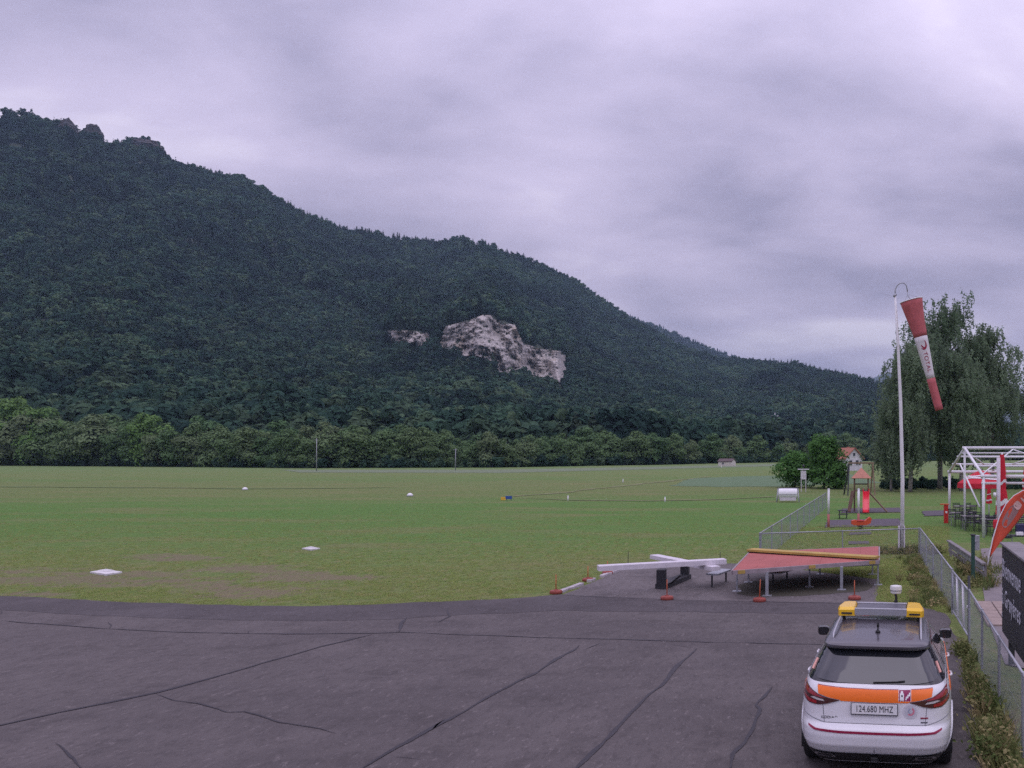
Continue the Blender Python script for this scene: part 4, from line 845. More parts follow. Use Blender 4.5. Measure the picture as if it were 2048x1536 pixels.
# ------------------------------------------------------------------ fences
galv = mat('galvanised_steel', (0.36, 0.37, 0.40), 0.5, metal=0.5, var=0.15, scale=6); wirem = mat('fence_wire', (0.24, 0.26, 0.29), 0.5, metal=0.4)
white = mat('white_gloss', (0.74, 0.73, 0.75), 0.4, var=0.06, scale=3); weath = mat('weathered_white', (0.62, 0.58, 0.62), 0.6, var=0.12, scale=4, bump=0.15)
wood = mat('wood', (0.20, 0.135, 0.085), 0.75, var=0.3, scale=3, bump=0.3, stretch=(1, 1, 0.2)); greywood = mat('grey_wood', (0.20, 0.185, 0.19), 0.8, var=0.25, scale=3, bump=0.3)
red = mat('red_paint', (0.55, 0.030, 0.028), 0.4, var=0.1, scale=5); orangered = mat('orange_red', (0.62, 0.085, 0.030), 0.45, var=0.1, scale=5); dark = mat('dark_steel', (0.030, 0.030, 0.036), 0.55, var=0.3, scale=8)
def up(p, z): return Vector((p.x, p.y, z))
def fence_run(name, label, pts, h, post_every=2.6, cell=0.058, r=0.0013, rail=0.021, mid=False, skip=(), dia_post=0.024, cat='fence', z0=0.0):
    """posts, top rail and a real diamond mesh of wire between two ends"""
    t_ = thing(name, label, cat, pts[0]); o0 = pts[0]
    tot = 0
    for a, b in zip(pts[:-1], pts[1:]):
        d = b - a; ln = d.length; n = max(1, round(ln / post_every)); dn = d.normalized()
        for k in range(n + 1):
            if k == n and b is not pts[-1]: continue
            p = a + d * (k / n) - o0; m_ = MB(); m_.tube([up(p, -.05), up(p, h + .012)], dia_post, 8); m_.lathe(up(p, h + .012), [(dia_post + .004, 0), (dia_post + .003, .012), (.008, .022)], 8); m_.build('post', galv, t_, auto=True)
        for k in range(n):
            if k in skip: continue
            p0, p1 = a + d * (k / n) - o0, a + d * ((k + 1) / n) - o0
            m_ = MB(); m_.tube([up(p0, h), up(p1, h)], rail, 8); m_.build('top_rail', galv, t_, True)
            m_ = MB(); L_ = (p1 - p0).length; hh = h - .05; i = -hh
            while i < L_:
                for sg in (1, -1):
                    x0, x1 = (i, i + hh); za, zb = (.03, .03 + hh) if sg > 0 else (.03 + hh, .03)
                    if x0 < 0: za = za + (zb - za) * (-x0 / hh); x0 = 0
                    if x1 > L_: zb = zb - (zb - za) * ((x1 - L_) / max(1e-6, x1 - x0)); x1 = L_
                    if x1 - x0 < .01: continue
                    A, B = up(p0 + dn * x0, za), up(p0 + dn * x1, zb); off = Vector((-dn.y, dn.x, 0)) * .001 * sg
                    m_.tube([A + off, B + off], r, 3, False)
                i += cell * 1.414
            for z in (.04, h * .52, h - .06): m_.tube([up(p0, z), up(p1, z)], r * 1.2, 3, False)
            o = m_.build('wire_mesh', wirem, t_); o['kind'] = 'stuff'
    return t_
FH = 1.12
cL = up(gp(1522, 1067, FH), 0); cR = up(gp(1838, 1057, FH), 0); bk = up(gp(1652, 986, FH), 0)
fence_run('chain_link_fence', 'low chain-link fence running straight across behind the red signal panel', [cL, cR], FH, 3.4)
fence_run('chain_link_fence', 'chain-link fence receding into the distance along the left side of the playground', [cL + Vector((-.05, .06, 0)), bk], FH, 3.0, cell=0.085, r=0.0017)
fa = up(gp(1905, 1140, FH), 0); fb = up(gp(1938, 1180, FH), 0); fc = up(gp(2062, 1372, FH), 0); fd = fc + (fc - fb).normalized() * 4.0
fence_run('chain_link_fence', 'chain-link fence between the windsock corner and the small gate', [cR + Vector((.05, -.06, 0)), fa + (cR - fa).normalized() * .06], FH, 3.0)
fence_run('chain_link_fence', 'nearest chain-link fence in the right corner beside the car', [fb + (fc - fb).normalized() * .06, fd], FH, 2.5)
def gate():
    t_ = thing('garden_gate', 'small chain-link gate with pale uprights in the fence ahead of the car', 'gate', fa); d = fb - fa; dn = d.normalized(); p1 = d
    z1 = FH - .02
    for nm, a, b, rr in (('gate_rail', up(dn * .05, z1), up(p1 - dn * .05, z1), .022), ('gate_rail', up(dn * .05, .12), up(p1 - dn * .05, .12), .022), ('gate_stile', up(dn * .05, .10), up(dn * .05, z1), .022), ('gate_stile', up(p1 - dn * .05, .10), up(p1 - dn * .05, z1), .022),
                         ('gate_upright', up(d * .36, .12), up(d * .30, z1), .026), ('gate_upright', up(d * .72, .12), up(d * .66, z1), .026)):
        m_ = MB(); m_.tube([a, b], rr, 8); m_.build(nm, white if nm == 'gate_upright' else galv, t_, True)
    m_ = MB(); L_ = d.length - .1; i = -1.0
    while i < L_:
        for sg in (1, -1):
            x0, x1 = i, i + 1.0; za, zb = (.13, 1.07) if sg > 0 else (1.07, .13)
            if x0 < 0: za += (zb - za) * (-x0); x0 = 0
            if x1 > L_: zb -= (zb - za) * ((x1 - L_) / (x1 - x0)); x1 = L_
            if x1 - x0 > .01: m_.tube([up(dn * (.05 + x0), za), up(dn * (.05 + x1), zb)], .002, 3, False)
        i += .075
    o = m_.build('wire_mesh', wirem, t_); o['kind'] = 'stuff'
    m_ = MB(); m_.box(up(d * .93, .72), (.03, .12, .04)); m_.build('latch', whitef, t_)
    m_ = MB(); m_.tube([up(d, -.05), up(d, FH + .30)], .03, 10); m_.build('gate_post', dark, t_, True)
gate()
# ------------------------------------------------------------------ windsock
def windsock():
    b = gp(1803, 1108); Y = b.y; top = at(1790, 592, Y)
    t_ = thing('windsock', 'red and white windsock hanging from a tall white pole at the fence corner', 'windsock', b)
    L = lambda px, py, dy=0.0: at(px, py, Y) - b + Vector((0, dy, 0))
    m_ = MB(); m_.tube([L(1804.5, 1106), L(1805, 960), L(1801, 800), L(1796, 690), L(1790, 590)], [.085, .078, .068, .058, .045], 14); m_.build('pole', white, t_, True)
    m_ = MB(); m_.tube([L(1790, 592), L(1790.5, 580), L(1794, 571), L(1801, 566), L(1808, 566), L(1813, 571), L(1815, 583)], .022, 8); m_.tube([L(1815, 581), L(1815, 590), L(1822, 601)], .012, 6); m_.tube([L(1788, 594), L(1792, 588)], .06, 10); m_.build('swan_neck', galv, t_, True)
    m_ = MB(); hh = (L(1803, 1052) - L(1803, 1108)).z
    for sg in (-1, 1): m_.box((sg * .105, 0, hh / 2), (.05, .24, hh))
    m_.box((0, .10, hh / 2), (.16, .04, hh)); m_.build('pivot_bracket', weath, t_)
    m_ = MB()
    for z in (.25, hh - .15): m_.tube([(-.15, -.06, z), (.15, -.06, z)], .018, 8)
    m_.build('pivot_bolt', galv, t_, True)
    # the sock: a slack cone
    cen = [L(1822.5, 601), L(1832, 640), L(1841, 674), L(1850, 710), L(1859.5, 748), L(1869, 784), L(1878.5, 820)]
    wid = [46, 34, 27, 22.5, 17.5, 16.5, 16.0]; wid = [w * Y / F / 2 for w in wid]
    def surf(s, a, off=0.0):
        s = min(max(s, 0), 5.9999); i = int(s); f = s - i; c = cen[i].lerp(cen[i + 1], f); d = (cen[min(i + 1, 6)] - cen[max(i - 1, 0)] if f < .5 else cen[min(i + 2, 6)] - cen[i]).normalized()
        d = (cen[6] - cen[0]).normalized() if s > 5.5 or s < .5 else d
        x = Vector((0, 1, 0)).cross(d).normalized(); y = Vector((0, -1, 0)); rr = wid[i] * (1 - f) + wid[i + 1] * f
        fold = 1 + 0.035 * math.sin(a * 5 + s * 1.3) * min(1, s * .6) ; return c + (x * math.sin(a) + y * math.cos(a) * .86) * (rr * fold + off)
    cloth_red = mat('red_cloth', (0.46, 0.115, 0.125), 0.85, var=0.14, scale=3, bump=0.25); cloth_white = mat('white_cloth', (0.64, 0.61, 0.63), 0.85, var=0.08, scale=3, bump=0.25)
    def tube_part(nm, s0, s1, ma, n=24, step=.25):
        m_ = MB(); ss = np.arange(s0, s1 + 1e-6, step); vs = [surf(s, 2 * math.pi * k / n) for s in ss for k in range(n)]
        fs = [(i * n + k, i * n + (k + 1) % n, (i + 1) * n + (k + 1) % n, (i + 1) * n + k) for i in range(len(ss) - 1) for k in range(n)]; m_.add(vs, fs); o = m_.build(nm, ma, t_, True); md = o.modifiers.new('thickness', 'SOLIDIFY'); md.thickness = .008; return o
    tube_part('red_sleeve', 0, 2.0, cloth_red); wb = tube_part('white_sleeve', 2.0, 4.25, cloth_white); tube_part('red_sleeve', 4.25, 6.0, cloth_red)
    m_ = MB(); m_.tube([surf(0, 2 * math.pi * k / 28) for k in range(29)], .020, 6, False); m_.build('hoop', white, t_, True)
    m_ = MB()
    for a in (0.4, 2.5, 4.6): m_.tube([L(1822, 601) * .0 + L(1815, 589), surf(0, a)], .006, 4)
    m_.build('bridle', galv, t_)
    # lettering wrapped on the white sleeve, reading downwards
    seglen = (cen[4] - cen[2]).length / 2
    me = text_mesh('TOTAL', .245, 0.0, align='LEFT', space=1.05); 
    for v in me.vertices:
        s = 2.86 + v.co.x / seglen; i = min(5, int(s)); rr = wid[i]; p = surf(s, -v.co.y / max(.2, rr) + .05, .012); v.co = p
    link('lettering', me, mat('logo_red', (0.30, 0.012, 0.05), 0.8), wb)
    for (r0, r1, a0, a1) in ((.20, .11, -2.6, 1.2), (.13, .06, -3.4, -1.2)):
        m_ = MB(); n = 16; vs = []
        for i in range(n + 1):
            a = a0 + (a1 - a0) * i / n; w = math.sin(math.pi * (i + .6) / (n + 1.2))
            for rr_ in (r0, r0 - (r0 - r1) * w): vs.append(surf(2.47 + rr_ * -math.sin(a) / seglen, -rr_ * math.cos(a) / .36, .012))
        m_.add(vs, [(2 * i, 2 * i + 1, 2 * i + 3, 2 * i + 2) for i in range(n)]); m_.build('emblem', M['logo_red'], wb)
windsock()
# ------------------------------------------------------------------ ground signals
def signal_panel():
    z = .80; A, B, Cc, D = gp(1465, 1141, z), gp(1757, 1120, z), gp(1757, 1093, z), gp(1500, 1104, z); o0 = up(A, 0)
    t_ = thing('signal_table', 'raised red signal table with a yellow diagonal board on steel legs', 'signal table', o0); A, B, Cc, D = [p - o0 for p in (A, B, Cc, D)]
    panelred = mat('signal_red', (0.36, 0.100, 0.088), 0.8, var=0.16, scale=1.2, bump=0.25); yel = mat('signal_yellow', (0.42, 0.285, 0.070), 0.7, var=0.15, scale=2.0); rim_ = mat('panel_rim', (0.30, 0.25, 0.27), 0.7, var=0.2, scale=4)
    nb = 7
    for i in range(nb):                                            # sheets laid side by side
        f0, f1 = i / nb, (i + .995) / nb; q = [A.lerp(B, f0), A.lerp(B, f1), D.lerp(Cc, f1), D.lerp(Cc, f0)]; m_ = MB(); zz = random.uniform(-.004, .004)
        m_.prism([(p.x, p.y) for p in q], z - .03 + zz, z + zz); m_.build('deck_sheet', panelred, t_)
    for a, b in ((A, B), (B, Cc), (Cc, D), (D, A)):
        m_ = MB(); dn = (b - a).normalized(); nr = Vector((dn.y, -dn.x, 0)) * .025; m_.bar(up(a, z - .055) + nr, up(b, z - .055) + nr, .04, .12); m_.build('edge_beam', rim_, t_)
    dn = (B - D).normalized(); m_ = MB(); m_.bar(up(D, z + .075) + dn * .0, up(B, z + .075) - dn * .05, .42, .07); yb = m_.build('yellow_board', yel, t_)
    m_ = MB(); m_.bar(up(D, z + .022), up(B, z + .022) - dn * .1, .30, .034); m_.build('shade_batten', dark, t_)  # dark spacer under the yellow board, its colour standing for the shade there
    for f in (.035, .5, .93): m_ = MB(); p = A.lerp(B, f); m_.bar(up(p, z - .05) + Vector((0, -.055, 0)), up(A.lerp(B, f + .045), z - .05) + Vector((.0, -.055, 0)), .02, .10); m_.build('yellow_plate', yel, t_)
    for px, py in ((1474, 1184), (1534, 1193), (1683, 1181), (1756, 1171), (1619, 1175), (1497, 1166), (1745, 1150), (1640, 1150)):
        p = up(gp(px, py), 0) - o0; big_ = px in (1534, 1683); m_ = MB(); w = .085 if big_ else .05; m_.box((p.x, p.y, (z - .1) / 2), (w, w, z - .1)); m_.box((p.x, p.y, .02), (.26, .2, .035)); m_.build('leg', galv, t_)
    for a, b in (((1474, 1184), (1756, 1171)),):
        p, q = up(gp(*a), z - .16) - o0, up(gp(*b), z - .16) - o0; m_ = MB(); m_.bar(p, q, .04, .06); m_.build('brace', galv, t_)
signal_panel()
def signal_cross():
    z = .80; a, b = gp(1196, 1136, z), gp(1450, 1122, z); c, d = gp(1308, 1110, z - .1), gp(1432, 1134, z - .1)
    t_ = thing('signal_cross', 'large white cross of two boxed beams on black trestle legs', 'signal cross', up(gp(1323, 1178), 0)); o0 = t_.location
    m_ = MB(); m_.bar(a - o0, b - o0, .30, .15); lb_ = m_.build('long_beam', weath, t_)
    m_ = MB(); m_.bar(c - o0 + Vector((0, 0, -.045)), d - o0 + Vector((0, 0, -.045)), .30, .13); m_.build('cross_beam', weath, t_)
    p0, p1 = gp(1323, 1178), gp(1370, 1160)
    for p in (p0, p1): m_ = MB(); q = p - o0; m_.box((q.x, q.y, .30), (.26, .26, .60)); m_.build('leg', dark, t_)
    m_ = MB(); m_.bar(p0 - o0 + Vector((0, -.1, .09)), p1 - o0 + Vector((0, .2, .09)), .36, .17); m_.build('base_beam', dark, t_)
    m_ = MB(); m_.tube([gp(1336, 1172) - o0, gp(1362, 1150, .5) - o0], .03, 6); m_.build('strut', dark, t_)
signal_cross()
for (pa, pb, z, lab) in (((1424, 1149), (1452, 1139), .40, 'grey plank tilted between the white cross and the red signal table'), ((1546, 1147), (1574, 1139), .36, 'white plank lying under the red signal table')):
    t_ = thing('plank', lab, 'plank', up(gp(*pa, z), 0)); a, b = gp(*pa, z) - t_.location, gp(*pb, z) - t_.location; m_ = MB(); m_.bar(a, b, .38, .05); m_.build('board', weath if pa[0] > 1500 else galv, t_)
    for p in (a, b): q = MB(); q.box((p.x, p.y, (z - .025) / 2), (.05, .05, z - .025)); q.build('prop', dark, t_)
def marker(px, py, hpx, label, tilt=0.0):
    p = gp(px, py); t_ = thing('marker_stake', label, 'marker stake', p + Vector((0, 0, .018)), 0, 'orange marker stakes round the signal area'); h = hpx * p.y / F
    m_ = MB(); m_.lathe((0, 0, 0), [(.17, 0), (.18, .02), (.178, .06), (.165, .072), (.165, .085), (.14, .092)], 18); m_.lathe((0, 0, .09), [(.06, 0), (.045, .03), (.02, .035)], 12); m_.build('foot', mat('marker_red', (0.27, 0.055, 0.040), 0.65, var=0.2, scale=6), t_, auto=True)
    m_ = MB(); m_.tube([(0, 0, .08), (tilt * h, 0, h)], [.016, .011], 7); m_.build('stake', mat('marker_orange', (0.50, 0.115, 0.045), 0.6, var=0.15, scale=6), t_, True)
for a in ((1112, 1188, 38, 'orange marker stake at the front left corner of the signal area'), (1176, 1163, 30, 'orange marker stake standing second along the white kerb'), (1215, 1149, 26, 'orange marker stake behind the left end of the white cross'),
          (1334, 1200, 40, 'orange marker stake in front of the white cross legs'), (1519, 1204, 44, 'orange marker stake before the left leg of the red signal table', .04), (1709, 1200, 38, 'orange marker stake just behind the car roof light bar')): marker(*a)
for px, py, h, lab in ((1256, 1128, 24, 'thin dark rod in the grass left of the white cross beams'), (1440, 1124, 20, 'thin dark rod in the grass above the right end of the white cross')):
    p = gp(px, py); t_ = thing('rod', lab, 'rod', p); m_ = MB(); m_.tube([(0, 0, -.05), (.01, 0, h * p.y / F)], .012, 6); m_.build('stem', dark, t_); m_ = MB(); m_.lathe((0, 0, 0), [(.05, 0), (.04, .03), (.015, .04)], 10); m_.build('ground_socket', dark, t_)
# markers out on the grass strip
def plate_on_grass(px, py, wpx, hpx, label):
    a, b, c, d = gp(px - wpx / 2, py), gp(px, py - hpx / 2), gp(px + wpx / 2, py), gp(px, py + hpx / 2); o0 = gp(px, py); t_ = thing('runway_plate', label, 'runway marker', o0)
    for i in range(4):
        m_ = MB(); q = [(p - o0).lerp(Vector((0, 0, 0)), .02) for p in (a, d, c, b)]; u = (q[i] + q[(i + 1) % 4]) / 2; v = (q[i] + q[i - 1]) / 2; k = [q[i], u * .985, Vector((0, 0, 0)) + (q[i]) * .03, v * .985]; m_.prism([(p.x, p.y) for p in k], .01, .06 + .01 * (i % 2)); m_.build('slab', mat('bleached_white', (0.60, 0.58, 0.58), 0.8, var=0.2, scale=2.5), t_)
plate_on_grass(212, 1147, 66, 11, 'bleached white square marker plate flat on the grass at far left'); plate_on_grass(622, 1099, 38, 6, 'smaller white marker plate flat on the grass further out')
for px, py, lab in ((490, 980, 'small white dome marker on the strip at left'), (820, 992.5, 'small white dome marker on the strip near the middle')):
    p = gp(px, py); t_ = thing('dome_marker', lab, 'runway marker', p); m_ = MB(); m_.lathe((0, 0, 0), [(.27, .04), (.255, .13), (.20, .22), (.10, .28), (.03, .30)], 18); m_.build('dome', whitef, t_, True); m_ = MB(); m_.lathe((0, 0, 0), [(.31, 0), (.31, .03), (.28, .05)], 18); m_.build('base', greyp, t_)
p = gp(1010, 1001); t_ = thing('marker_board', 'small blue and yellow marker board out on the grass strip', 'marker board', p)
for dx, dy, w, col, z in ((-.15, 0, .38, (0.70, 0.42, 0.04), .16), (.22, .25, .55, (0.03, 0.09, 0.35), .24)):
    m_ = MB(); m_.box((dx, dy, z), (w, .06, .26)); m_.build('board', mat('sign_%d' % int(col[2] * 100), col, 0.6, var=0.1), t_)
    for s_ in (-.35, .35): m_ = MB(); m_.tube([(dx + s_ * w, dy + .03, 0), (dx + s_ * w, dy + .03, z)], .02, 6); m_.build('leg', dark, t_)
for i, (px, py, lab) in enumerate(((1136, 1001, 'short white peg on the strip nearest the marker board'), (1330, 1004, 'short white peg on the strip in the middle of the far path'), (1443, 936, 'short white peg far out below the white shed'), (1246, 966, 'short white peg beside the worn diagonal path'))):
    p = gp(px, py); m_ = MB(); h = .38 if i < 2 else .5; m_.tube([(0, 0, -.05), (0, 0, h)], [.06, .05], 8); m_.lathe((0, 0, h), [(.055, 0), (.05, .03), (.01, .05)], 8); o = m_.build('peg', whitef, None, True); o.location = p; tag(o, lab, 'peg')
for px, y0, y1, lab, col in ((633, 876, 941, 'pale pole in front of the hedge left of the middle', galv), (911, 897, 940, 'faint slim pole in front of the wood right of the pale pole', galv)):
    p = gp(px, y1 + 1); h = at(px, y0, p.y).z; t_ = thing('utility_pole', lab, 'pole', p); m_ = MB(); m_.tube([(0, 0, -.1), (0, 0, h * .5), (.05, 0, h)], [.10, .08, .06], 8); m_.build('pole', col, t_, True); m_ = MB(); m_.bar((-.5, 0, h * .94), (.5, 0, h * .94), .07, .07); m_.build('crossarm', galv, t_)
# ------------------------------------------------------------------ playground and meadow
def playhouse():
    b = gp(1722, 1026); k = b.y / F; t_ = thing('play_tower', 'wooden play tower with orange pyramid roof and red slide', 'play tower', b, -ANG); s = lambda n: n * k
    W = s(34) / 2 * .82; fz = s(56); rz = s(70) ; ez = s(71)
    postm = mat('brown_timber', (0.13, 0.075, 0.055), 0.8, var=0.25, scale=4, bump=0.3); roofw = mat('orange_shingle', (0.46, 0.20, 0.14), 0.75, var=0.15, scale=5)
    y0 = .9
    for sx in (-1, 1):
        for sy in (0, 1): m_ = MB(); m_.box((sx * W, y0 + sy * 2 * W, ez / 2), (.09, .09, ez)); m_.build('post', postm, t_)
    for i in range(5): m_ = MB(); m_.box((0, y0 + (i + .5) * 2 * W / 5, s(43)), (2 * W + .1, 2 * W / 5 - .015, .05)); m_.build('floor_plank', wood, t_)
    n = 6
    for sd in range(4):                                           # four sloping faces of overlapping boards
        Rm = Matrix.Rotation(sd * math.pi / 2, 3, 'Z')
        for i in range(n):
            f0, f1 = i / n, (i + 1.06) / n; ww = s(40) / 2; r0, r1 = ww * (1 - f0), ww * max(0.0, 1 - f1); z0, z1 = ez - .06 + s(21) * f0, ez - .06 + s(21) * min(1, f1)
            vs = [Vector((-r0, -r0, z0)), Vector((r0, -r0, z0)), Vector((r1, -r1, z1)), Vector((-r1, -r1, z1))]; ofs = [Vector((0, .0, -.03)) for _ in vs]; vs2 = [v + Vector((0, .02, -.035)) for v in vs]
            allv = [Rm @ v + Vector((0, y0 + W, 0)) for v in vs + vs2]; m_ = MB(); m_.add(allv, [(0, 1, 2, 3), (7, 6, 5, 4), (0, 4, 5, 1), (1, 5, 6, 2), (2, 6, 7, 3), (3, 7, 4, 0)]); m_.build('roof_board', roofw, t_)
    for sx in (-1, 1):
        for z in (s(50), s(56)): m_ = MB(); m_.bar((sx * W, y0, z), (sx * W, y0 + 2 * W, z), .04, .08); m_.build('railing', postm, t_)
        for j in range(4): m_ = MB(); m_.box((sx * W, y0 + W * (.35 + .43 * j), s(50)), (.03, .09, s(13))); m_.build('baluster', wood, t_)
    m_ = MB(); m_.bar((-W, y0 + 2 * W, s(56)), (W, y0 + 2 * W, s(56)), .04, .08); m_.build('railing', postm, t_)
    m_ = MB(); w2 = s(13) / 2; x0 = s(10)                         # slide: bed with two raised lips, chute running towards the camera
    pr = [(y0 - .02, s(43)), (y0 - .3, s(41)), (y0 - 1.5, s(12)), (y0 - 1.8, s(6)), (y0 - 2.15, s(5))]; vs = []; 
    for y, z in pr: vs += [(x0 - w2, y, z + .16), (x0 - w2 + .04, y, z + .16), (x0 - w2 + .05, y, z), (x0 + w2 - .05, y, z), (x0 + w2 - .04, y, z + .16), (x0 + w2, y, z + .16), (x0 + w2, y, z - .05), (x0 - w2, y, z - .05)]
    fs = [(i * 8 + j, i * 8 + (j + 1) % 8, (i + 1) * 8 + (j + 1) % 8, (i + 1) * 8 + j) for i in range(4) for j in range(8)] + [tuple(range(8)), tuple(32 + j for j in range(7, -1, -1))]; m_.add(vs, fs); m_.build('slide', mat('slide_red', (0.68, 0.020, 0.045), 0.3, coat=0.3), t_, auto=True)
    m_ = MB(); m_.bar((W, y0 + W, s(42)), (s(52), y0 - .4, .05), .09, .09); m_.build('climbing_beam', wood, t_); m_ = MB(); m_.bar((-W - .1, y0, s(43)), (-W - .35, y0 - .6, .05), .25, .06); m_.build('ladder', postm, t_)
playhouse()
def swing_frame():
    b = gp(1722, 990); k = b.y / F; t_ = thing('swing_frame', 'dark wooden swing frame standing behind the play tower', 'swing', b, 0.15); m_ = MB(); h = 64 * k
    m_.bar((-26 * k, 0, h), (27 * k, 0, h), .14, .14); m_.build('beam', wood, t_)
    for sx in (-1, 1):
        for sy in (-1, 1): m_ = MB(); m_.bar((sx * 24 * k, 0, h - .05), (sx * (31 if sx < 0 else 24) * k, sy * 1.0, -.05), .11, .11); m_.build('leg', wood if sx > 0 else dark, t_)
    for x in (-9, 10):
        q = MB()
        for dx in (-.22, .22): q.tube([(x * k + dx, 0, h - .05), (x * k + dx, 0, .5)], .012, 4)
        q.build('chain', galv, t_); q = MB(); q.box((x * k, 0, .48), (.5, .2, .04)); q.build('seat', dark, t_)
swing_frame()
for px, py, lab in ((1657, 1056, 'white-topped post with reddish foot at the left of the play area'), (1717, 1054, 'white post with reddish foot in front of the red slide')):
    p = gp(px, py); h = at(px, 979, p.y).z; t_ = thing('play_post', lab, 'post', p); m_ = MB(); m_.tube([(0, 0, h * .36), (.01, 0, h)], .065, 10); m_.build('upper_section', white, t_, True); m_ = MB(); m_.tube([(0, 0, -.1), (0, 0, h * .36)], .070, 10); m_.build('lower_section', mat('faded_red', (0.40, 0.12, 0.11), 0.6, var=0.2), t_, True); m_ = MB(); m_.lathe((.01, 0, h), [(.075, 0), (.07, .03), (.02, .05)], 10); m_.build('cap', white, t_)
def spring_toy():
    p = gp(1722, 1059); t_ = thing('spring_rocker', 'orange-red spring rocker between the white posts', 'spring rocker', p, .2); m_ = MB(); m_.tube([(.10 * math.cos(a), .10 * math.sin(a), .02 + .017 * a) for a in np.linspace(0, 16, 60)], .018, 6); m_.build('spring', dark, t_, True)
    vs = [(-.52, .30), (-.40, .24), (.30, .24), (.50, .34), (.56, .56), (.46, .66), (.34, .56), (.20, .46), (-.10, .44), (-.30, .52), (-.50, .48)]
    m_ = MB(); m_.v = [(x, y, z) for y in (-.11, .11) for x, z in vs]; n = len(vs); m_.f = [tuple(range(n - 1, -1, -1)), tuple(range(n, 2 * n))] + [(i, (i + 1) % n, n + (i + 1) % n, n + i) for i in range(n)]; m_.build('body', orangered, t_)
    m_ = MB(); m_.box((-.05, 0, .47), (.34, .3, .05)); m_.build('seat', red, t_); m_ = MB(); m_.tube([(.3, -.2, .62), (.3, .2, .62)], .018, 6); m_.build('handle', dark, t_)
spring_toy()
def bed(px, z=.03):
    s_ = sheet('rubber_mat', wiggle([gp(*p) for p in px] + [gp(*px[0])], .6, .12, px[0][0])[:-1], z, M.get('rubber_floor') or mat('rubber_floor', (0.085, 0.070, 0.085), 0.9, var=0.25, scale=3)); return tag(s_, kind='structure')
bed([(1650, 1056), (1652, 1041), (1800, 1038), (1806, 1052)], .030); bed([(1682, 1027), (1684, 1018), (1800, 1016), (1806, 1025)], .034); bed([(1850, 1033), (1843, 1023), (1900, 1021), (1905, 1031)], .038)
bed([(1698, 1071), (1700, 1066), (1742, 1065), (1742, 1070)], .042); bed([(1696, 1090), (1698, 1085), (1736, 1084), (1738, 1089)], .046)
p = gp(1686, 1037); t_ = thing('stool_table', 'little dark picnic table beside the left play post', 'table', p)
m_ = MB(); m_.box((0, 0, .50), (.62, .5, .05)); m_.build('top', dark, t_)
for sx in (-1, 1): m_ = MB(); m_.box((sx * .22, 0, .24), (.05, .4, .48)); m_.build('leg', dark, t_)
m_ = MB(); m_.box((0, -.42, .28), (.62, .18, .04)); m_.build('bench', dark, t_)
# white covered roller tank on a tube frame
def tank():
    b = gp(1576, 1004); k = b.y / F; t_ = thing('fuel_tank', 'white rounded tank on a tube frame standing in the grass', 'tank', b); w = 38 * k; r = 11 * k; zc = 16 * k
    m_ = MB(); Rm = Matrix.Rotation(math.pi / 2, 3, 'Y'); prof = [(r * .80, -w / 2), (r * .96, -w / 2 + .04), (r, -w / 2 + .12), (r, w / 2 - .12), (r * .96, w / 2 - .04), (r * .80, w / 2)]; m_.lathe((0, 0, zc), prof, 28, Rm); sh_ = m_.build('shell', white, t_, auto=True)
    m_ = MB(); m_.box((0, -r - .006, zc - .02), (w * .9, .012, .02)); m_.build('seam', greyp, sh_)
    m_ = MB(); m_.box((0, -.1, zc - r * .75), (w * .86, r * 1.2, r * .8)); m_.build('skirt', weath, t_)
    for sx in (-1, 1):
        for sy in (-1, 1): m_ = MB(); m_.tube([(sx * (w / 2 + .05), sy * .1, zc + r * .9), (sx * (w / 2 + .14), sy * .75, -.05)], .035, 8); m_.build('leg', galv, t_, True)
    m_ = MB(); m_.tube([(-w / 2 - .08, 0, zc + r * 1.02), (w / 2 + .08, 0, zc + r * 1.02)], .03, 8); m_.build('crossbar', galv, t_, True)
tank()
def screen():
    b = gp(1607, 984); k = b.y / F; t_ = thing('weather_screen', 'white louvred weather screen with flat cap beside the young tree', 'weather screen', b); s = lambda n: n * k
    for sx in (-1, 1):
        for sy in (-1, 1): m_ = MB(); m_.box((sx * s(4.6), sy * s(4.6), s(25) / 2), (.06, .06, s(25))); m_.build('leg', weath, t_)
    m_ = MB(); m_.box((0, 0, s(34)), (s(10.5), s(10.5), s(18))); m_.build('case', weath, t_)
    for i in range(6):
        for sg in (-1, 1): m_ = MB(); m_.box((0, sg * s(5.4), s(26.5) + s(2.8) * i), (s(11.4), .05, .055)); m_.build('louvre', white, t_)
    m_ = MB(); m_.box((0, 0, s(45.5)), (s(23), s(15), .06)); m_.build('cap', white, t_); m_ = MB(); m_.tube([(0, 0, s(45)), (0, 0, s(53))], .05, 8); m_.lathe((0, 0, s(51)), [(.12, 0), (.14, .1), (.05, .2)], 10); m_.build('sensor', dark, t_)
screen()
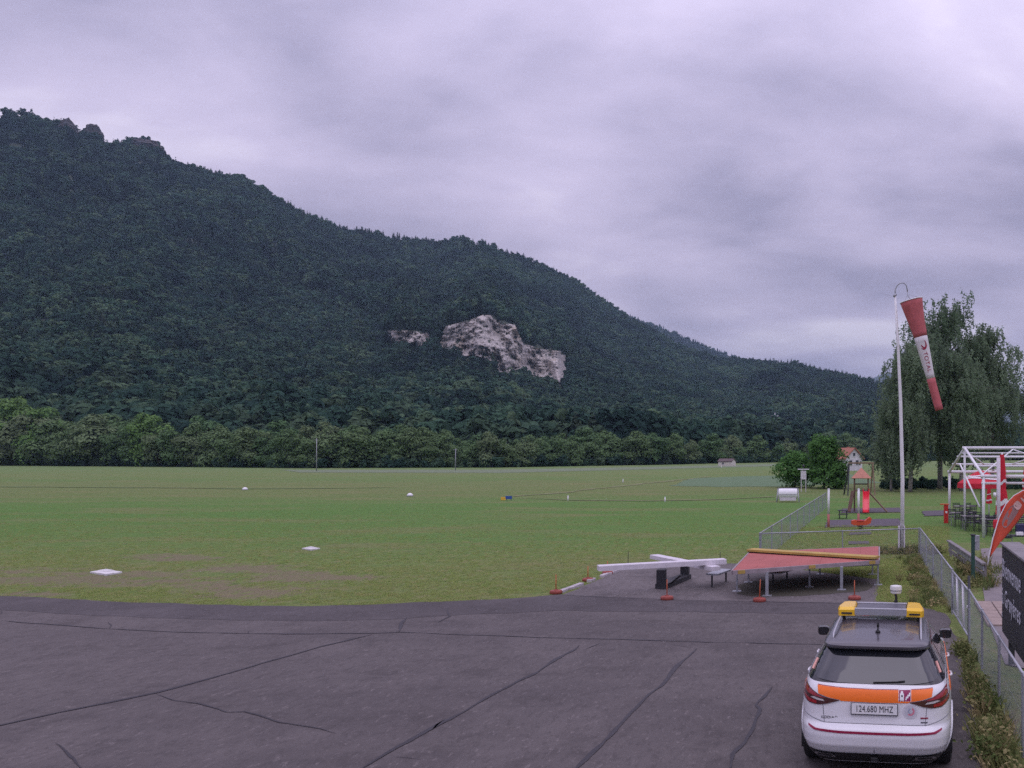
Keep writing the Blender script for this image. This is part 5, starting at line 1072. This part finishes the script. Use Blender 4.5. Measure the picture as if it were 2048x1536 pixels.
# ------------------------------------------------------------------ buildings
def house(name, label, p, rz, w, l, eh, rh, wallm, roofm_, over=.4, wins=()):
    t_ = thing(name, label, 'house', p, rz); m_ = MB()
    prof = [(-w / 2, 0), (w / 2, 0), (w / 2, eh), (0, eh + rh), (-w / 2, eh)]
    m_.v = [(x, y, z) for y in (-l / 2, l / 2) for x, z in prof]; m_.f = [(4, 3, 2, 1, 0), (5, 6, 7, 8, 9)] + [(i, (i + 1) % 5, 5 + (i + 1) % 5, 5 + i) for i in range(5)]; wl = m_.build('wall', wallm, t_)
    for sg in (-1, 1):
        m_ = MB(); e = Vector((sg * (w / 2 + over), 0, eh - over * rh / (w / 2))); a = Vector((0, 0, eh + rh)); nrm = Vector((sg * rh, 0, w / 2)).normalized() * .16
        vs = [Vector((q.x, y, q.z)) + o for o in (Vector((0, 0, .012)), nrm + Vector((0, 0, .012))) for q in (e, a) for y in (-l / 2 - over, l / 2 + over)]
        m_.add(vs, [(0, 1, 3, 2), (4, 6, 7, 5), (0, 4, 5, 1), (2, 3, 7, 6), (0, 2, 6, 4), (1, 5, 7, 3)]); m_.build('roof', roofm_, t_)
    for (face, u, z, ww, hh) in wins:
        m_ = MB(); 
        if face == 'g': m_.box((u, -l / 2 - .02, z), (ww, .08, hh))
        else: m_.box((-w / 2 - .02, u, z), (.08, ww, hh))
        f = m_.build('window', mat('window_dark', (0.045, 0.05, 0.06), 0.2), t_); q = MB()
        if face == 'g': q.box((u, -l / 2 - .06, z - hh / 2 - .05), (ww + .2, .12, .08))
        else: q.box((-w / 2 - .06, u, z - hh / 2 - .05), (.12, ww + .2, .08))
        q.build('sill', white, f)
    return t_
tiles = mat('red_tiles', (0.34, 0.13, 0.085), 0.8, var=0.25, scale=1.5, bump=0.3, bscale=5); rend = mat('white_render', (0.62, 0.60, 0.63), 0.85, var=0.08, scale=0.6); beige = mat('cream_render', (0.60, 0.56, 0.50), 0.85, var=0.08, scale=0.6)
p = gp(1694, 941); h_ = house('farmhouse', 'white farmhouse with red tiled roof half hidden by the young tree', p, math.radians(32), 4.4, 5.6, 2.9, 2.1, rend, tiles, .4, [('g', -.9, 1.8, .7, 1.0), ('g', .8, 1.8, .7, 1.0), ('g', 0, 3.6, .6, .7), ('s', -1.2, 1.7, .8, 1.0)])
m_ = MB(); m_.box((.9, .8, 4.7), (.5, .5, 1.2)); m_.build('chimney', tiles, h_)
p = gp(1454, 932); house('field_shed', 'small cream shed with dark roof at the far edge of the field', p, math.radians(70), 3.0, 4.4, 1.35, .75, beige, mat('dark_tiles', (0.10, 0.07, 0.07), 0.8, var=0.2), .2, [('s', .6, .8, .5, .5)])
def hill_cross():
    px, py = 1550, 868; az, te = ae(px, py); R = float(np.interp(az, r_az, r_d)); r0 = float(tr0(az)); te1 = float(np.interp(az, azs, tes)) - 11 / R; te0 = -HC / r0; s = (te - te0) / (te1 - te0); rr, _ = terrain_r(np.array([az]), np.array([s]), R, r0, te0, te1, 3, 0.085)
    r = float(rr[0]) - 34; p = Vector((r * math.sin(az), r * math.cos(az), HC + r * te)); k = r / F; t_ = thing('hillside_cross', 'white cross standing among the trees on the wooded hillside', 'cross', p, -az); top = 42 * k; low = -4 * k
    m_ = MB(); m_.box((0, 0, (top + low) / 2), (2.4 * k, 2.0 * k, top - low)); m_.build('upright', white, t_); m_ = MB(); m_.box((0, -.1, 36.2 * k), (13 * k, 2.2 * k, 1.8 * k)); m_.build('crossbar', white, t_)
hill_cross()
# ------------------------------------------------------------------ terrace on the right
pave = NT('terrace_paving'); c_ = pave.mix(pave.step(pave.noise(0.8, 6, .7), .35, .65), (0.165, 0.145, 0.150), (0.235, 0.205, 0.205)); pave.done(pave.mix(pave.math('MULTIPLY', pave.step(pave.noise(30, 3, .8), .5, .75), .5), c_, (0.09, 0.08, 0.085)), .9, pave.bump(pave.noise(25, 4), .4, .02))
ter = sheet('terrace', [Vector(q[:2]) for q in [gp(1962, 1098), gp(2160, 1090), gp(2400, 1180), gp(2400, 1420), gp(2010, 1330), gp(1975, 1240), gp(1966, 1180)]], .022, pave.ma); tag(ter, kind='structure')
slabm = mat('sand_slab', (0.30, 0.235, 0.205), .85, var=.15, scale=5, bump=.3)
q0, q1 = gp(1972, 1206), gp(2008, 1262); dn = (q1 - q0).normalized(); nr = Vector((-dn.y, dn.x, 0))
for i in range(7):
    for j in range(2):
        c = q0 + dn * (.25 + i * .46) + nr * (j * .46 - .1); m_ = MB(); m_.box((c.x, c.y, .035 + random.uniform(0, .006)), (.43, .43, .05), math.atan2(dn.y, dn.x) + random.uniform(-.02, .02)); m_.build('slab', slabm, ter)
def pavilion():
    pn, pf = gp(1967, 1075), gp(1899, 1042); t_ = thing('pavilion_frame', 'white steel gable frame of an uncovered pavilion over the terrace', 'pavilion', pn); d = pf - pn; ln = d.length; un = d.normalized(); rn = Vector((un.y, -un.x, 0)); o = Vector((0, 0, 0))
    H1 = at(1967, 953, pn.y).z; ap = at(1926, 896, (pn.y + pf.y) / 2).z; LEN = 15.0
    def P(u, r, z): return un * (u * ln) + rn * r + Vector((0, 0, z))
    def rf(u): return H1 + (ap - H1) * (1 - abs(u - .5) * 2)
    def tb(nm, a, b, r=.065): m_ = MB(); m_.tube([a, b], r, 8); m_.build(nm, white, t_, True)
    for r in (0, 5.0, 10.0, 15.0):
        for u in (0, 1): tb('post', P(u, r, -.05), P(u, r, H1), .075)
        for u in (0, 1): tb('rafter', P(u, r, H1), P(.5, r, ap), .075)
        if r == 0: tb('king_post', P(.5, r, -.05), P(.5, r, ap - .05), .06)
    for u, rr in ((0, .085), (.17, .055), (.33, .055), (.5, .085), (.67, .055), (.83, .055), (1, .085)): tb('purlin', P(u, -.12, rf(u) + .0), P(u, LEN, rf(u)), rr)
    tb('ridge_rail', P(.53, -.1, ap - .28), P(.53, LEN, ap - .28), .05); tb('eave_rail', P(0, -.1, H1 - .32), P(0, LEN, H1 - .32), .06)
    for i in range(6):
        a, b = (.03, .47) if i % 2 == 0 else (.47, .03); tb('roof_brace', P(a, i * 2.5, rf(a)), P(b, i * 2.5 + 2.5, rf(b)), .038); a, b = 1 - a, 1 - b; tb('roof_brace', P(b, i * 2.5, rf(b)), P(a, i * 2.5 + 2.5, rf(a)), .038)
    tb('raking_pole', P(.82, .3, rf(.82)), P(.55, .9, 1.1), .05)
pavilion()
cream_red = mat('parasol_red', (0.58, 0.018, 0.040), .75, var=.1, scale=3, bump=.15)
def parasol_open(px, py, label, rad, zt):
    p = gp(px, py); t_ = thing('parasol', label, 'parasol', p); n = 8; m_ = MB(); vs = [(0, 0, zt)]; ring_ = []
    for k_ in range(4):
        f = (k_ + 1) / 4
        for i in range(n): a = 2 * math.pi * i / n; vs.append((rad * f * math.cos(a), rad * f * math.sin(a), zt - .75 * f ** 1.25))
    fs = [(0, 1 + i, 1 + (i + 1) % n) for i in range(n)] + [(1 + k_ * n + i, 1 + (k_ + 1) * n + i, 1 + (k_ + 1) * n + (i + 1) % n, 1 + k_ * n + (i + 1) % n) for k_ in range(3) for i in range(n)]
    base = 1 + 3 * n; vs += [(vs[base + i][0] * 1.01, vs[base + i][1] * 1.01, vs[base + i][2] - .28) for i in range(n)]; fs += [(base + i, base + n + i, base + n + (i + 1) % n, base + (i + 1) % n) for i in range(n)]; m_.add(vs, fs); o = m_.build('canopy', cream_red, t_); md = o.modifiers.new('t', 'SOLIDIFY'); md.thickness = .01
    m_ = MB()                                                     # white wave across the lower canopy
    for f0, f1, w in ((.50, .58, 0), (.68, .76, 1)):
        for i in range(n):
            for j in range(4):
                q = []
                for (jj, ff) in ((j, f0), (j + 1, f0), (j + 1, f1), (j, f1)):
                    u = jj / 4; ff = ff + .05 * math.sin((i + u) * 1.7 + w * 2); a0, a1 = 2 * math.pi * i / n, 2 * math.pi * (i + 1) / n; zz = zt - .75 * ff ** 1.25 + .03; q.append(Vector((rad * ff * (math.cos(a0) * (1 - u) + math.cos(a1) * u), rad * ff * (math.sin(a0) * (1 - u) + math.sin(a1) * u), zz)))
                m_.add(q, [(0, 1, 2, 3)])
    m_.build('white_wave', whitef, o); m_ = MB(); m_.tube([(0, 0, 0), (0, 0, zt + .08)], .035, 8); m_.build('pole', galv, t_, True); m_ = MB(); m_.box((0, 0, .05), (.7, .7, .1)); m_.build('base', dark, t_)
    m_ = MB()
    for i in range(n): a = 2 * math.pi * i / n; m_.tube([(0, 0, zt - .6), (rad * .5 * math.cos(a), rad * .5 * math.sin(a), zt - .36)], .01, 4)
    m_.build('ribs', galv, t_)
parasol_open(1962, 1046, 'open red parasol with white waves under the pavilion frame', 1.35, 3.05)
def parasol_closed(px, py, top, label, r=.26, low=1.1, bands=True):
    p = gp(px, py); zt = at(px, top, p.y).z; t_ = thing('parasol', label, 'parasol', p); m_ = MB(); n = 16; prof = []
    for i in range(15): f = i / 14; prof.append((f, r * (.28 + .72 * f ** .7) * (1 - .22 * math.exp(-((f - .55) / .08) ** 2))))
    vs = [(rr * (1 + .22 * math.cos(k_ * math.pi)) * math.cos(2 * math.pi * k_ / n), rr * (1 + .22 * math.cos(k_ * math.pi)) * math.sin(2 * math.pi * k_ / n), zt - (zt - low) * f) for f, rr in prof for k_ in range(n)]
    fs = [(i * n + k_, i * n + (k_ + 1) % n, (i + 1) * n + (k_ + 1) % n, (i + 1) * n + k_) for i in range(14) for k_ in range(n)] + [tuple(range(n)), tuple(14 * n + k_ for k_ in range(n))]; m_.add(vs, fs); o = m_.build('folded_canopy', cream_red, t_)
    if bands:
        for f0, f1 in ((.44, .49), (.76, .84)):
            m_ = MB(); vs = []
            for f in (f0, f1):
                rr = float(np.interp(f, [q[0] for q in prof], [q[1] for q in prof])) + .012
                for k_ in range(n): q = rr * (1 + .22 * math.cos(k_ * math.pi)); vs.append((q * math.cos(2 * math.pi * k_ / n), q * math.sin(2 * math.pi * k_ / n), zt - (zt - low) * (f + .03 * math.sin(k_ * .8))))
            m_.add(vs, [(k_, (k_ + 1) % n, n + (k_ + 1) % n, n + k_) for k_ in range(n)]); m_.build('white_print', whitef, o)
    m_ = MB(); m_.tube([(0, 0, 0), (0, 0, zt + .1)], .04, 8); m_.build('pole', white, t_, True); m_ = MB(); m_.box((0, 0, .06), (.8, .8, .12)); m_.build('base', dark, t_)
parasol_closed(2004, 1075, 909, 'tall folded red parasol with white print right of the open one'); parasol_closed(1978, 1036, 972, 'short folded red parasol under the open parasol', .16, .9)
parasol_closed(2052, 1060, 930, 'folded red parasol cut by the right edge of the picture', .24)
m_ = MB(); p = gp(1997, 1085); t_ = thing('terrace_pole', 'stout white pole just left of the tall folded parasol', 'pole', p); h = at(1997, 915, p.y).z; m_.tube([(0, 0, 0), (0, 0, h)], .085, 12); m_.build('shaft', weath, t_, True); m_ = MB(); m_.tube([(-.12, 0, h * .56), (-.22, 0, h * .56)], .11, 12); m_.build('lamp', whitef, t_, True); m_ = MB(); m_.lathe((-.1, 0, .62), [(.12, 0), (.15, .1), (.15, .3), (.12, .4)], 12); m_.build('red_bin', cream_red, t_)
def bin_():
    p = gp(1892, 1046); k = p.y / F; t_ = thing('red_stand', 'red pillar stand with orange top plate beside the pavilion post', 'stand', p); m_ = MB(); m_.box((0, 0, 18 * k), (8 * k, 8 * k, 36 * k)); m_.build('pillar', red, t_); m_ = MB(); m_.box((-3 * k, 0, 37.5 * k), (17 * k, 10 * k, .05)); m_.build('top_plate', orangered, t_); m_ = MB(); m_.box((0, -4.1 * k, 22 * k), (4 * k, .01, 4 * k)); m_.build('notice', whitef, t_)
bin_()
# tables and chairs
def chair(p, rz, label):
    t_ = thing('terrace_chair', label, 'chair', p, rz, 'dark chairs on the terrace'); m_ = MB(); m_.box((0, 0, .45), (.46, .44, .035)); m_.build('seat', dark, t_)
    for i in range(4): m_ = MB(); m_.box((0, .21 + .02 * i, .58 + .09 * i), (.44, .02, .05)); m_.build('back_slat', dark, t_)
    for sx in (-1, 1): m_ = MB(); m_.tube([(sx * .21, -.2, 0), (sx * .21, -.19, .45)], .014, 6); m_.build('leg', dark, t_); m_ = MB(); m_.tube([(sx * .21, .2, 0), (sx * .21, .2, .45), (sx * .21, .29, .9)], .014, 6); m_.build('leg', dark, t_)
    return t_
proto = None
tabs = [(1925, 1052), (1948, 1060), (1990, 1068), (1930, 1036), (2020, 1062)]
tnames = ['front left', 'front middle', 'front right', 'rear left', 'rear right']
for i, (px, py) in enumerate(tabs):
    p = gp(px, py); t_ = thing('terrace_table', 'grey slatted table at the %s of the terrace' % tnames[i], 'table', p, ANG)
    for j in range(5): m_ = MB(); m_.box((0, -.32 + .16 * j, .74), (1.3, .145, .03)); m_.build('slat', greywood, t_)
    for sx in (-1, 1):
        for sy in (-1, 1): m_ = MB(); m_.tube([(sx * .55, sy * .3, 0), (sx * .52, sy * .28, .73)], .02, 6); m_.build('leg', galv, t_)
    for q, (dx, dy, a) in enumerate(((-.35, -.75, math.pi), (.35, -.75, math.pi), (-.35, .75, 0), (.35, .75, 0))):
        lab = 'dark slatted chair pushed up to one of the terrace tables'
        if proto is None: proto = chair(p + Vector((dx, dy, 0)), a, lab)
        else: copy_tree(proto, None, p + Vector((dx, dy, 0)), a + random.uniform(-.25, .25))
# teardrop flag
def flag():
    b = gp(1973, 1146); Y = b.y; t_ = thing('teardrop_flag', 'orange-red teardrop flag with pale lettering leaning at the right edge', 'flag', b); L = lambda px, py: at(px, py, Y) - b
    pole = [L(1973, 1146), L(1978, 1112), L(1986, 1076), L(1998, 1036), L(2012, 1008), L(2028, 991), L(2046, 981), L(2066, 980), L(2082, 990)]
    low = [L(1979, 1113), L(1980, 1113), L(1996, 1090), L(2022, 1060), L(2040, 1038), L(2056, 1018), L(2068, 1004), L(2078, 996), L(2083, 991)]
    m_ = MB(); m_.tube(pole, [.026, .024, .022, .02, .018, .016, .014, .012, .010], 8); m_.build('pole', white, t_, True)
    clothf = mat('flag_cloth', (0.56, 0.075, 0.035), .8, var=.14, scale=3, bump=.2); nU, nV = 8, 6; pts = pole[1:]; lw = low[1:]; vs = []
    def S(u, v):
        i = min(6, int(u * 7)); f = u * 7 - i; a = pts[i].lerp(pts[i + 1], f); c = lw[i].lerp(lw[i + 1], f); q = a.lerp(c, v); return q + Vector((0, .06 * math.sin(u * 7 + v * 4), 0))
    n1, n2 = 28, 10; vs = [S(i / n1, j / n2) for i in range(n1 + 1) for j in range(n2 + 1)]; fs = [(i * (n2 + 1) + j, (i + 1) * (n2 + 1) + j, (i + 1) * (n2 + 1) + j + 1, i * (n2 + 1) + j + 1) for i in range(n1) for j in range(n2)]; m_ = MB(); m_.add(vs, fs); o = m_.build('cloth', clothf, t_, True); o.modifiers.new('t', 'SOLIDIFY').thickness = .008
    pale = mat('flag_pale', (0.62, 0.40, 0.36), .8); greyf = mat('flag_grey', (0.30, 0.17, 0.16), .8)
    def blob(nm, u0, u1, v0, v1, ma, y=.02): 
        m_ = MB(); n = 20; m_.v = [tuple(S((u0 + u1) / 2 + (u1 - u0) / 2 * math.copysign(abs(math.cos(a)) ** .6, math.cos(a)), (v0 + v1) / 2 + (v1 - v0) / 2 * math.copysign(abs(math.sin(a)) ** .6, math.sin(a))) + Vector((0, -y, 0))) for a in np.linspace(0, 2 * math.pi, n, endpoint=False)]; m_.f = [tuple(range(n))]; m_.build(nm, ma, o)
    blob('cup_print', .26, .50, .22, .72, greyf, .016); blob('cup_lid', .47, .56, .25, .66, pale, .026)
    for k_ in range(2): blob('letter', .60 + .055 * k_, .63 + .055 * k_, .28, .70, pale, .02)
    for a0 in range(1):
        for v0, v1, u0, u1 in ((.26, .34, .73, .86), (.52, .60, .73, .86), (.26, .60, .73, .755), (.26, .60, .835, .86)): blob('letter', u0, u1, v0, v1, pale, .024)
flag()
def menu_board():
    p0 = up(gp(2003, 1325), 0); t_ = thing('welcome_board', 'black welcome board with white chalk lettering at the right edge', 'sign', p0); zt = at(2010, 1088, p0.y).z; zb = at(2005, 1262, p0.y).z; d = (fc - fb).normalized(); n = Vector((d.y, -d.x, 0)); n = n if n.x < 0 else -n; LB = 3.4
    m_ = MB(); c = d * LB / 2 - n * .16; Rm = Matrix((d, -n, Vector((0, 0, 1)))).transposed(); m_.box(c + Vector((0, 0, (zt + zb) / 2)), (LB, .30, zt - zb), mtx=Rm); bdy = m_.build('board', mat('blackboard', (0.026, 0.026, 0.034), .6, var=.25, scale=3), t_)
    m_ = MB(); m_.box(c + Vector((0, 0, zt + .02)), (LB + .06, .38, .035), mtx=Rm); m_.build('cover', greywood, t_)
    for f in (.06, .94): m_ = MB(); q = d * LB * f - n * .16; m_.box((q.x, q.y, zb / 2), (.10, .10, zb)); m_.build('leg', dark, t_)
    chalk = mat('chalk', (0.46, 0.46, 0.50), .9, var=.25, scale=12)
    Z = Vector((0, 0, 1)); Rt = Matrix((d, Z, n)).transposed()
    for txt, u, z, sz in (('Bienvenue', .12, zt - .44, .50), ('à Gruyères', .10, zt - .98, .46), ('«', .06, zt - 1.32, .22)):
        me = text_mesh(txt, sz, .003, align='LEFT', space=1.05); 
        for v in me.vertices: v.co = Rt @ v.co + d * u + n * .004 + Vector((0, 0, z))
        link('lettering', me, chalk, bdy)
menu_board()
def barrier():
    a, b = gp(1897, 1113), gp(1968, 1168); t_ = thing('plank_barrier', 'low grey plank barrier slanting beside the terrace path', 'barrier', a); d = b - a; zt = .62
    m_ = MB(); m_.bar(up(Vector((0, 0, 0)), zt), up(d, zt), .16, .05); m_.build('top_plank', greywood, t_)
    for z in (.46, .26): m_ = MB(); m_.bar(up(d * .01, z), up(d * .99, z), .03, .14); m_.build('side_plank', galv if z > .4 else greywood, t_)
    for f in (.02, .27, .5, .75, .98): m_ = MB(); q = d * f; m_.box((q.x + .06, q.y, zt / 2 - .03), (.08, .08, zt - .06)); m_.build('post', greywood, t_)
barrier()
p = gp(1946, 1172); h = at(1946, 1071, p.y).z; t_ = thing('lamp_post', 'dark green square post beside the plank barrier', 'post', p); m_ = MB(); m_.box((0, 0, h / 2), (.10, .10, h)); m_.build('post', mat('green_paint', (0.020, 0.065, 0.050), .5, var=.2), t_); m_ = MB(); m_.box((.0, 0, h + .02), (.14, .14, .04)); m_.build('cap', dark, t_); m_ = MB(); m_.box((.17, .3, h - .25), (.16, .10, .46)); m_.build('meter_box', galv, t_); m_ = MB(); m_.bar((.0, .05, h - .2), (.17, .28, h - .2), .04, .04); m_.build('bracket', galv, t_)
# things at the extreme right of the terrace
p = gp(2038, 1092); t_ = thing('serving_trolley', 'dark trolley with white cloth at the right edge of the terrace', 'trolley', p); m_ = MB(); m_.box((0, 0, .45), (.7, .5, .06)); m_.build('shelf', dark, t_); m_ = MB(); m_.box((.05, 0, .72), (.34, .3, .46)); m_.build('crate', mat('navy', (0.02, 0.02, 0.07), .6), t_); m_ = MB(); m_.box((-.02, -.2, .56), (.3, .16, .14)); m_.build('cloth', whitef, t_)
for sx in (-1, 1): m_ = MB(); m_.tube([(sx * .3, 0, .02), (sx * .3, 0, .45)], .02, 6); m_.lathe((sx * .3, 0, 0), [(.05, 0), (.06, .04), (.04, .08)], 10); m_.build('leg', galv, t_)
# ------------------------------------------------------------------ grass and weeds
def tuft(seed, n, h, spread, w, bend=.5):
    r = np.random.default_rng(seed); V = []; Q = []
    for i in range(n):
        a = r.uniform(0, 6.28); rr = spread * math.sqrt(r.random()); x, y = rr * math.cos(a), rr * math.sin(a); b = r.uniform(0, 6.28); L_ = h * r.uniform(.45, 1.1); k = bend * r.uniform(.2, 1); ca, sa = math.cos(b), math.sin(b); k0 = len(V)
        V += [(x - sa * w, y + ca * w, 0), (x + sa * w, y - ca * w, 0), (x + ca * L_ * k * .4 + sa * w * .7, y + sa * L_ * k * .4 - ca * w * .7, L_ * .6), (x + ca * L_ * k, y + sa * L_ * k, L_)]; Q.append((k0, k0 + 1, k0 + 2, k0 + 3))
    return np.array(V), np.array(Q)
leaf_material('blade', (0.290, 0.400, 0.115), (0.350, 0.420, 0.140), (0.440, 0.400, 0.190), 3.0, .4); leaf_material('weed', (0.130, 0.180, 0.062), (0.200, 0.215, 0.085), (0.400, 0.330, 0.175), 3.0, .25)
TUFT = [obj_unlinked('tuft', tuft(400 + i, 16, .055, .10, .0045, .9), M['blade']) for i in range(4)]; WEED = [obj_unlinked('weed', tuft(420 + i, 34, .42, .16, .008, .7), M['weed']) for i in range(3)]
for i in range(2):
    V, Fq = leaves(np.random.default_rng(440 + i).normal(0, 1, (70, 3)) * [.14, .14, .11] + [0, 0, .2], np.tile([0, 0, 1.0], (70, 1)), .045, .7, np.random.default_rng(450 + i)); WEED.append(obj_unlinked('weed', (V, Fq), M['weed']))
rgz = np.random.default_rng(23)
def inside(poly, x, y):
    n = len(poly); m = np.zeros(len(x), bool); j = n - 1
    for i in range(n):
        xi, yi, xj, yj = poly[i][0], poly[i][1], poly[j][0], poly[j][1]
        if abs(yj - yi) > 1e-9: m ^= ((yi > y) != (yj > y)) & (x < (xj - xi) * (y - yi) / (yj - yi) + xi)
        j = i
    return m
def field_points(n, pxr, pyr):
    px = rgz.uniform(*pxr, n); py = rgz.uniform(*pyr, n); Y = HC * F / (py - HY); return (px - PX) / F * Y, Y
x, y = field_points(60000, (-20, 1560), (1010, 1222)); keep = (rgz.random(60000) < np.clip((75 - y) / 45, 0, 1) * .55) & ~inside(apron_poly, x, y) & ~inside(slab_pts, x, y)
dens = fbm(x * .30, y * .45, 4, 71); keep &= (dens > -.34) & (soil_at(x, y) < .10 + .9 * rgz.random(len(x))) ; x, y = x[keep], y[keep]; n = len(x)
scatter('field_grass', np.stack([x, y, np.zeros(n)], 1), rgz.uniform(0, 6.28, n), rgz.uniform(.5, 1.2, n), rgz.integers(0, 4, n), TUFT, 'short mown grass of the airfield beside the apron', 'grass')
x, y = field_points(16000, (1560, 1900), (1052, 1225)); keep = ~inside(apron_poly, x, y) & ~inside(slab_pts, x, y); x, y = x[keep], y[keep]; n = len(x)
scatter('rough_grass', np.stack([x, y, np.zeros(n)], 1), rgz.uniform(0, 6.28, n), rgz.uniform(.6, 1.5, n) * (1 + .5 * np.clip(fbm(x * .8, y * .8, 3, 5), 0, 1)), rgz.integers(0, 4, n), TUFT, 'rough dry grass between the signal table and the fence', 'grass')
def weeds(name, label, segs, n, w, s0, s1):
    P = []
    for a, b in segs:
        L_ = (b - a).length; k = max(1, int(n * L_)); u = rgz.random(k)[:, None]; q = np.array(a)[None] * (1 - u) + np.array(b)[None] * u; q[:, :2] += rgz.normal(0, w, (k, 2)); P.append(q)
    P = np.concatenate(P); P[:, 2] = 0; keep = ~inside(rgt_clear, P[:, 0], P[:, 1]); P = P[keep]
    scatter(name, P, rgz.uniform(0, 6.28, len(P)), rgz.uniform(s0, s1, len(P)), rgz.integers(0, 5, len(P)), WEED, label, 'weeds')
cc = (fb + fa) / 2
rgt_clear = [(v.x + .05, v.y) for v in [gp(1700, 1195), gp(1880, 1222), gp(1900, 1262), gp(1920, 1330), gp(1940, 1430), gp(1955, 1536)]] + [(1.2, 4), (-1, 4)]
weeds('fence_weeds', 'tall green and dry weeds along the near fence', [(fb + Vector((-.45, 0, 0)), fd + Vector((-.5, 0, 0)))], 30, .22, .35, .9)
weeds('fence_weeds', 'low dry weeds along the far part of the fence', [(fa + Vector((-.35, .3, 0)), cR + Vector((-.3, -.3, 0)))], 14, .25, .3, .7)
pb = gp(1803, 1108); weeds('pole_weeds', 'dry weeds round the foot of the windsock pole', [(pb + Vector((-1.2, 0, 0)), pb + Vector((1.6, -.2, 0)))], 20, .30, .4, 1.1)
weeds('terrace_weeds', 'green weeds beyond the fence by the barrier', [(gp(1962, 1182), gp(1945, 1130))], 16, .3, .5, 1.1)
# ------------------------------------------------------------------ the hazy evening air
HT = float(max(PA[..., 2].max(), PB[..., 2].max(), PD[..., 2].max())) + 60
def haze():
    bm = bmesh.new(); bmesh.ops.create_cube(bm, size=1.0); me = bpy.data.meshes.new('haze'); bm.to_mesh(me); bm.free()
    o = bpy.data.objects.new('haze', me); C.objects.link(o); o.dimensions = (1, 1, 1); o.scale = (13400, 13400, HT); o.location = (0, 0, HT / 2 - 6)
    ma = bpy.data.materials.new('haze'); ma.use_nodes = True; N = ma.node_tree.nodes; L = ma.node_tree.links; N.clear(); v = N.new('ShaderNodeVolumePrincipled'); v.inputs['Color'].default_value = (0.54, 0.76, 1.0, 1); v.inputs['Density'].default_value = HAZE; v.inputs['Anisotropy'].default_value = 0.2
    ot = N.new('ShaderNodeOutputMaterial'); L.new(v.outputs[0], ot.inputs['Volume']); me.materials.append(ma); tag(o, 'thin bluish haze filling the valley air', 'haze', kind='stuff')
HAZE = 0.00010
haze()
